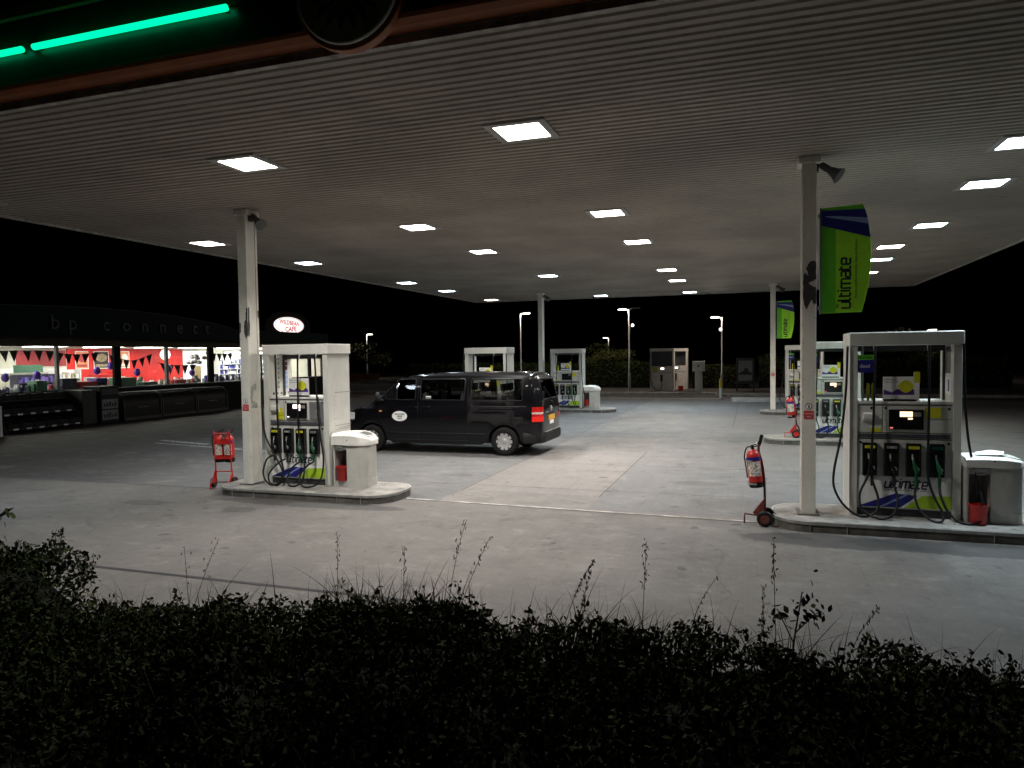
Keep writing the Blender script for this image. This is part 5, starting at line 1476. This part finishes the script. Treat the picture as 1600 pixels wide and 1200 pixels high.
# ------------------------------------------------------------------ foliage
def leafmat(name, c1, c2, rough=.55):
    m = bpy.data.materials.new(name); T = NT(m)
    pos = T.new('ShaderNodeNewGeometry')
    w = T.new('ShaderNodeTexWhiteNoise'); w.noise_dimensions = '1D'
    oi = T.noise(pos.outputs['Position'], 9, 2)
    T.l.new(T.mix(T.step(oi, .35, .65), c1, c2), T.b.inputs['Base Color'])
    T.b.inputs['Roughness'].default_value = rough; T.b.inputs['Specular IOR Level'].default_value = .04
    T.n.remove(w)
    return m
def leaves(name, cen, size, m, parent=None, updir=.5, aspect=.45, loc=None):
    n = len(cen)
    d = rng.normal(size=(n, 3)); d[:, 2] += updir
    d /= np.linalg.norm(d, axis=1)[:, None]
    nn = rng.normal(size=(n, 3)); s = np.cross(d, nn); s /= np.linalg.norm(s, axis=1)[:, None] + 1e-9
    up = np.cross(s, d)
    L = (size * rng.uniform(.6, 1.3, n))[:, None]
    b = cen - d * L * .5
    w = L * aspect * .5
    v = np.stack([b, b + d * L * .22 + s * w * .75, b + d * L * .55 + s * w + up * L * .05, b + d * L + up * L * .02,
                  b + d * L * .55 - s * w + up * L * .05, b + d * L * .22 - s * w * .75], axis=1).reshape(-1, 3)
    K = 6
    me = bpy.data.meshes.new(name)
    me.vertices.add(K * n); me.vertices.foreach_set('co', v.astype(np.float32).ravel())
    me.loops.add(K * n); me.loops.foreach_set('vertex_index', np.arange(K * n, dtype=np.int32))
    me.polygons.add(n); me.polygons.foreach_set('loop_start', np.arange(0, K * n, K, dtype=np.int32)); me.polygons.foreach_set('loop_total', np.full(n, K, dtype=np.int32))
    me.materials.append(m); me.update(calc_edges=True)
    o = bpy.data.objects.new(name, me); link(o, parent)
    if loc: o.location = loc
    return o
m_leaf = leafmat('hedge_leaf', (.022, .034, .012), (.056, .074, .025), .75)
m_leaf2 = leafmat('far_leaf', (.035, .042, .014), (.08, .08, .028))
m_leaf3 = leafmat('back_hedge_leaf', (.022, .026, .009), (.05, .05, .018), .75)
m_core = mat('hedge_core_shade', (.008, .008, .006), .95, spec=.05)  # near-black colour standing for the shade inside the far hedges
m_blade = leafmat('grass_blade', (.035, .04, .018), (.07, .065, .032), .75)
m_stem = mat('stem_brown', (.035, .025, .018), .8, var=.3)
HL = [(-9, .86), (-5.9, .84), (-5.45, .86), (-5.15, .80), (-4.95, .56), (-4.8, .44), (-3.9, .50), (-2.84, .65), (-2.34, .72), (-1.87, .74), (-1.43, .68), (-1.0, .69), (-.6, .69), (0.1, .73), (.72, .73), (1.3, .65), (2.2, .56), (4, .5)]
def hedge_top(x, y):
    base = np.interp(x, [a for a, b in HL], [b for a, b in HL])
    bump = .09 * np.sin(x * 3.1 + 1.3 * np.sin(y * 2.2)) * np.sin(y * 2.7 + x) + .05 * np.sin(x * 7.3 + y * 5.1)
    k = np.clip((4.25 - y) / 1.2, 0, 1)
    return base + bump * (.55 + .45 * k) + .12 * k + .035 * np.sin(x * 17 + 3 * np.sin(x * 5.3)) * np.sin(y * 13)
def hedge_pts(n, x0, x1, y0, y1, thick):
    x = rng.uniform(x0, x1, n); y = rng.uniform(y0, y1, n)
    # clumping
    c = np.sin(x * 9 + 2 * np.sin(y * 7)) * np.sin(y * 11 + x * 4)
    keep = rng.uniform(size=n) < .55 + .45 * c
    x, y = x[keep], y[keep]
    z = hedge_top(x, y) - np.abs(rng.normal(0, thick, len(x))) + .016 * rng.normal(size=len(x)) + .05 * (rng.uniform(size=len(x)) < .03)
    return np.stack([x, y, z], 1)
und = leaves('undergrowth', hedge_pts(240000, -4.95, 3.2, 1.5, 4.3, .11), .040, m_leaf, updir=.4)
tag(und, 'dark low hedge and undergrowth filling the foreground below the forecourt', 'undergrowth', kind='stuff')
# added dark sheet in a shade colour, so that the soil does not show through
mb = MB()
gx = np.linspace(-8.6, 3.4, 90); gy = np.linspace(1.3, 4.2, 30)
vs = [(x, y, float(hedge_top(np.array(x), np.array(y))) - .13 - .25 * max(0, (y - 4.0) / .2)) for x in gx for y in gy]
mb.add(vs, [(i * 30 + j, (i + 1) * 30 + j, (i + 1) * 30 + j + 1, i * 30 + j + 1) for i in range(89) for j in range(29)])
tag(mb.build('hedge_core', mat('hedge_shade', (.010, .012, .007), .95, var=.4, scale=30), recalc=False), 'dark sheet added inside the foreground hedge as its shaded core', 'hedge core', kind='stuff')
# leafy sprigs standing out of the hedge top, joined into the undergrowth
def sprigs(n, x0, x1, y0, y1, ox=(0, 0, 0)):
    C = []
    tb = MB()
    for k in range(n):
        x, y = rng.uniform(x0, x1), rng.uniform(y0, y1)
        z = float(hedge_top(np.array(x), np.array(y)))
        h = rng.uniform(.03, .14) * (1 if rng.uniform() < .8 else 1.5)
        dx, dy = rng.normal(0, .06), rng.normal(0, .05)
        o = Vector(ox)
        a, b, c = Vector((x, y, z - .12)) - o, Vector((x + dx * .4, y + dy * .4, z + h * .4)) - o, Vector((x + dx, y + dy, z + h)) - o
        tb.tube([a, b, c], [.003, .0024, .0014], 4)
        for u in np.linspace(.25, 1, int(5 + h * 50)):
            p = a.lerp(b, u * 2) if u < .5 else b.lerp(c, u * 2 - 1)
            for q in range(2): C.append((p.x + rng.normal(0, .014), p.y + rng.normal(0, .014), p.z + rng.normal(0, .008)))
    return tb, np.array(C)
tb, C_ = sprigs(340, -4.9, 2.4, 2.6, 4.28)
so2 = leaves('sprig_leaves', C_, .034, m_leaf, updir=.6, aspect=.5)
tag(so2, 'small leafy sprigs standing out of the dark foreground hedge', 'undergrowth', kind='stuff')
tag(tb.build('sprig_stems', m_stem), 'thin stems of the sprigs in the foreground hedge', 'undergrowth', kind='stuff')
sh = thing('hedge_shrub', 'taller dark shrub at the left end of the foreground hedge', 'shrub', (-6.2, 3.2, .4))
leaves('crown', hedge_pts(110000, -8.5, -4.8, 1.5, 4.35, .15) - np.array([-6.2, 3.2, .4]), .040, m_leaf, sh)
st = MB()
for i in range(70):
    x, y = rng.uniform(-8, -4.85), rng.uniform(1.8, 4.3)
    zt = float(hedge_top(np.array(x), np.array(y)))
    st.tube([(x + 6.2, y - 3.2, -.25), (x + 6.2 + rng.normal(0, .06), y - 3.2 + rng.normal(0, .06), (zt - .4) * .5), (x + 6.2 + rng.normal(0, .1), y - 3.2 + rng.normal(0, .1), zt - .42)], [.008, .006, .003], 5)
st.build('stem', m_stem, sh)['kind'] = 'stuff'
tb, C_ = sprigs(150, -8, -4.85, 2.2, 4.32, (-6.2, 3.2, .4))
leaves('sprig_leaves', C_, .036, m_leaf, sh, updir=.6, aspect=.5)
tb.build('sprig_stems', m_stem, sh)['kind'] = 'stuff'
# short grass blades poking out of the hedge
def blade(mb, b, t, w, bend):
    b, t = Vector(b), Vector(t)
    side = (t - b).cross(Vector((rng.normal(), rng.normal(), .2))).normalized()
    P = [b.lerp(t, k / 5) + bend * ((k / 5) ** 2) for k in range(6)]
    vs = []
    for k, p in enumerate(P):
        ww = w * (1 - (k / 5) ** 1.6)
        vs += [p - side * ww, p + side * ww]
    mb.add(vs, [(2 * k, 2 * k + 1, 2 * k + 3, 2 * k + 2) for k in range(5)], 0, True)
mb = MB()
tuft = [(-2.5, 1.0), (-2.2, .9), (-1.75, .9), (-1.05, .8), (-.85, .7), (-.6, .7), (-.3, .8), (.15, .6), (.45, .8), (.2, .4), (-2.05, .8), (-3.6, .4), (-1.4, .5)]
for cx, a in tuft:
    for k in range(int(40 * a)):
        x, y = cx + rng.normal(0, .10), 3.9 + rng.normal(0, .15)
        z = float(hedge_top(np.array(x), np.array(y))) - .1
        h = rng.uniform(.14, .46)
        blade(mb, (x, y, z), (x + rng.normal(0, .08), y + rng.normal(0, .06), z + h), .0035, Vector((rng.normal(0, .10), rng.normal(0, .06), -.03)))
for k in range(2600):
    x, y = rng.uniform(-4.9, 2.4), rng.uniform(1.7, 4.2)
    z = float(hedge_top(np.array(x), np.array(y))) - .15
    h = rng.uniform(.15, .36)
    blade(mb, (x, y, z), (x + rng.normal(0, .1), y + rng.normal(0, .1), z + h), rng.uniform(.002, .0042), Vector((rng.normal(0, .12), rng.normal(0, .1), -.06)))
for k in range(420):
    x, y = rng.uniform(-4.7, 1.9), rng.uniform(3.5, 4.2)
    if rng.uniform() > .35 + .65 * (math.sin(x * 4.1) * .5 + .5): continue
    z = float(hedge_top(np.array(x), np.array(y))) - .12
    h = rng.uniform(.24, .52)
    blade(mb, (x, y, z), (x + rng.normal(0, .07), y + rng.normal(0, .06), z + h), rng.uniform(.0025, .0045), Vector((rng.normal(.02, .16), rng.normal(0, .06), -rng.uniform(.02, .16))))
for cx, a in tuft:
    for k in range(int(11 * a)):
        x, y = cx + rng.normal(0, .13), rng.uniform(3.7, 4.15)
        z = float(hedge_top(np.array(x), np.array(y))) - .12
        h = rng.uniform(.24, .44)
        blade(mb, (x, y, z), (x + rng.normal(.03, .08), y, z + h), rng.uniform(.0045, .007), Vector((rng.normal(.05, .14), 0, -rng.uniform(.03, .16))))
tag(mb.build('grass', m_blade, recalc=False), 'thin grass blades sprouting through the foreground hedge', 'grass', kind='stuff')
# tall seeded stalks one can tell apart
def stalk(b, t, bend, label, seeds=22, spread=.02):
    th = thing('grass_stalk', label, 'grass stalk', (b[0], b[1], b[2] - .25), 0, 'tall seeded grass stalks')
    P0, P1 = Vector((0, 0, 0)), Vector((t[0] - b[0], t[1] - b[1], t[2] - b[2] + .25))
    C = (P0 + P1) / 2 + Vector((-bend, 0, .03))
    pts = [P0 * (1 - u) ** 2 + C * 2 * u * (1 - u) + P1 * u * u for u in [i / 14 for i in range(15)]]
    MB().tube(pts, [.0028 - .0016 * i / 14 for i in range(15)], 5).build('stem', m_blade, th)
    cs_ = []
    for k in range(seeds):
        u = 1 - .38 * (k / seeds)
        i = min(13, int(u * 14)); p = pts[i].lerp(pts[i + 1], u * 14 - i)
        cs_.append((p.x + rng.normal(0, spread * .5), p.y + rng.normal(0, spread * .5), p.z + rng.normal(0, .006)))
    leaves('seed_head', np.array(cs_), .024, m_blade, th, updir=2.5, aspect=.3)
stalk((-2.56, 3.95, .80), (-2.53, 3.95, 1.23), -.02, 'upright grass stalk left of the middle grass clump, below the near left island')
stalk((-2.07, 3.95, .85), (-2.05, 3.95, 1.18), .0, 'grass stalk with dark head below the kerb of the near left island')
stalk((-1.78, 3.95, .85), (-1.63, 3.95, 1.37), .05, 'tallest wispy grass stalk below the gap between near islands', 26)
stalk((-1.74, 3.9, .85), (-1.46, 3.9, 1.29), .03, 'leaning grass stalk right of the tallest wispy one', 26)
stalk((-1.05, 3.9, .80), (-.84, 3.9, 1.20), .09, 'thick arching grass stalk with heavy seed head', 60, .012)
stalk((-.97, 3.9, .80), (-.86, 3.9, 1.14), .03, 'shorter arching stalk beside the thick one', 30, .012)
stalk((-.59, 3.9, .80), (-.55, 3.9, 1.33), .0, 'upright grass stalk with loose seed head in mid apron', 44, .022)
stalk((-.32, 3.9, .82), (-.18, 3.9, 1.16), .12, 'hooked drooping grass stalk left of the rusty trolley wheels', 14)
stalk((.12, 3.9, .85), (.10, 3.9, 1.38), .0, 'tallest right-hand grass stalk below the rusty extinguisher trolley', 34, .014)
stalk((.06, 3.9, .85), (.05, 3.9, 1.13), .0, 'short dark-headed stalk beside the leafy sapling', 30, .01)
stalk((.44, 3.9, .80), (.60, 3.9, 1.08), .10, 'curving grass stalk right of the leafy sapling', 26, .02)
stalk((-3.72, 3.95, .55), (-3.76, 3.95, 1.05), .0, 'thin branching grass stalk near the left shrub', 12, .04)
stalk((-3.8, 3.95, .55), (-3.46, 3.95, 1.13), .04, 'leaning branching grass stalk right of the left shrub', 16, .05)
sp_ = thing('sapling', 'small leafy sapling standing above the hedge right of the tall stalk', 'sapling', (.19, 3.9, .6))
MB().tube([(0, 0, 0), (.01, 0, .25), (.05, 0, .52)], [.006, .005, .003], 6).tube([(.01, 0, .25), (-.05, 0, .38), (-.07, 0, .42)], [.004, .003, .002], 5).tube([(.015, 0, .3), (.1, 0, .40), (.14, 0, .43)], [.004, .003, .002], 5).build('stem', m_stem, sp_)
cc = np.concatenate([rng.normal((.06, 0, .46), (.045, .03, .05), (26, 3)), rng.normal((-.06, 0, .38), (.03, .02, .03), (14, 3)), rng.normal((.12, 0, .40), (.03, .02, .03), (14, 3))])
leaves('foliage', cc, .046, m_leaf, sp_, updir=.3, aspect=.5)
tw = thing('leafy_twig', 'leafy twig reaching in at the left edge of the picture', 'twig', (-5.75, 3.9, .8))
MB().tube([(0, 0, 0), (.15, 0, .25), (.30, 0, .36)], [.006, .005, .003], 6).build('stem', m_stem, tw)
leaves('foliage', np.array([(.34, 0, .40), (.40, .01, .385), (.33, 0, .31), (.28, 0, .36), (.22, 0, .33), (.37, -.01, .40)]), .11, m_leaf, tw, updir=0, aspect=.6)

def tree(name, x, y, z0, label, cat, rx, rz_, zc, n, lsize, m, group='trees and shrubs beyond the forecourt', trunk=.07):
    t = thing(name, label, cat, (x, y, z0), 0, group)
    tr = MB().tube([(0, 0, 0), (.03, 0, zc * .5), (0, .02, zc)], [trunk, trunk * .75, trunk * .4], 8)
    lobes = [(rng.normal(0, rx * .45), rng.normal(0, rx * .4), zc + rng.normal(0, rz_ * .4), rng.uniform(.35, .6)) for _ in range(9)]
    for lx, ly, lz, _ in lobes: tr.tube([(0, 0, zc * .55), (lx * .5, ly * .5, (zc * .6 + lz * .4)), (lx, ly, lz)], [trunk * .4, trunk * .25, .01], 5)
    tr.build('trunk', m_stem, t)
    P = []
    for lx, ly, lz, s in lobes:
        d = rng.normal(size=(n // 9, 3)); d /= np.linalg.norm(d, axis=1)[:, None]
        r = rng.uniform(.3, 1, n // 9) ** .5
        P.append(np.stack([lx + d[:, 0] * r * rx * s, ly + d[:, 1] * r * rx * s, lz + d[:, 2] * r * rz_ * s], 1))
    leaves('crown', np.concatenate(P), lsize, m, t, updir=.2, aspect=.55)
tree('shrub', -9.6, 48.5, .13, 'lit yellowish shrub under a distant street lamp', 'shrub', 1.9, .75, 2.05, 1500, .20, m_leaf2)
tree('young_tree', -36.6, 63.5, .1, 'faint small tree under the lamp left of the van', 'tree', 1.7, 1.2, 2.7, 1400, .22, m_leaf2)
tree('young_tree', 11.0, 58.5, .1, 'dim small tree seen through the window of the largest pump', 'tree', 2.0, 1.1, 2.7, 1500, .24, m_leaf2)
tree('shrub', 2.5, 50, .1, 'dark shrub behind the framed poster board', 'shrub', 1.6, .9, 1.2, 1200, .16, m_leaf)
def far_hedge(x0, x1, y, h, label, n):
    t = thing('hedge', label, 'hedge', (0, y, .1), 0, 'hedges along the back verge')
    mb = MB().prism([(-.4, 0), (.4, 0), (.32, h - .25), (-.32, h - .25)], 'x', x0, x1)
    mb.build('dark_core', m_core, t)  # solid box added behind the leaves as the hedge's dark inside
    x = rng.uniform(x0, x1, n); zz = h * rng.uniform(.0, 1, n) ** .6 + .08 * np.sin(x * 2.3) * rng.uniform(0, 1, n)
    yy = rng.choice([-1, 1], n, p=(.7, .3)) * (.5 + .1 * rng.normal(size=n)) * np.where(zz > h * .9, rng.uniform(0, 1, n), 1)
    leaves('foliage', np.stack([x, yy, zz], 1), .12, m_leaf3 if 'dim' in label else m_leaf, t, updir=.1)
far_hedge(-24, -6.2, 47.5, 1.75, 'long dark hedge behind the tall two-armed lamp', 9000)
far_hedge(-3.6, -.2, 47.0, 1.5, 'dim short hedge between cabinet and framed poster board', 2500)
far_hedge(.4, 14, 48.0, 1.8, 'dark hedge stretching behind the right-hand pumps', 6000)
bw = thing('brick_wall', 'low reddish brick wall far away left of the van', 'wall', (-39.5, 62.5, 0))
mb = MB()
for r_ in range(7):
    for c in range(32):
        x = -4.5 + c * .28 + (r_ % 2) * .14
        mb.box(x, x + .265, 0, .22, .1 + r_ * .085, .175 + r_ * .085)
mb.box(-4.5, 4.5, .01, .21, .05, .69)
mb.build('brickwork', mat('red_brick', (.22, .07, .05), .85, var=.3, scale=5), bw)
MB().box(-4.55, 4.65, -.02, .24, .69, .75).build('coping', M['island'], bw)
tag(MB().box(-60, -25, 46.6, 46.9, 0, .12).build('kerb', M['island']), 'pale distant kerb left of the van', 'kerb', kind='structure')

# ------------------------------------------------------------------ sky, camera, view
W = bpy.data.worlds.new('World'); S.world = W
W.use_nodes = True
nt = W.node_tree
bgn = nt.nodes['Background']
sk = nt.nodes.new('ShaderNodeTexSky'); sk.sky_type = 'NISHITA'; sk.sun_disc = False
sk.sun_elevation = R(-9); sk.sun_rotation = R(200)
nt.links.new(sk.outputs[0], bgn.inputs[0])
bgn.inputs[1].default_value = .05

f, pi_, ro, ya = 1117.44, R(2.27891), R(-.76347), R(18.61672)
fw = Vector((-math.sin(ya) * math.cos(pi_), math.cos(ya) * math.cos(pi_), -math.sin(pi_)))
rt = Vector((math.cos(ya), math.sin(ya), 0)); up = rt.cross(fw)
r2 = rt * math.cos(ro) + up * math.sin(ro); u2 = -rt * math.sin(ro) + up * math.cos(ro)
cam = bpy.data.cameras.new('camera')
cam.sensor_width = 36; cam.lens = f / 1600 * 36
cam.clip_start = .05; cam.clip_end = 900
co = bpy.data.objects.new('camera', cam); COL.objects.link(co)
m3 = Matrix((r2, u2, -fw)).transposed()
co.matrix_world = Matrix.Translation((0, 0, 2.35)) @ m3.to_4x4()
S.camera = co
S.render.engine = 'CYCLES'
S.cycles.use_denoising = True
S.cycles.max_bounces = 6; S.cycles.diffuse_bounces = 3; S.cycles.glossy_bounces = 3; S.cycles.transparent_max_bounces = 10
S.cycles.sample_clamp_indirect = 4
S.cycles.use_light_tree = True
S.view_settings.view_transform = 'Standard'
S.view_settings.look = 'None'
S.view_settings.exposure = 0.52
S.view_settings.gamma = 1.0
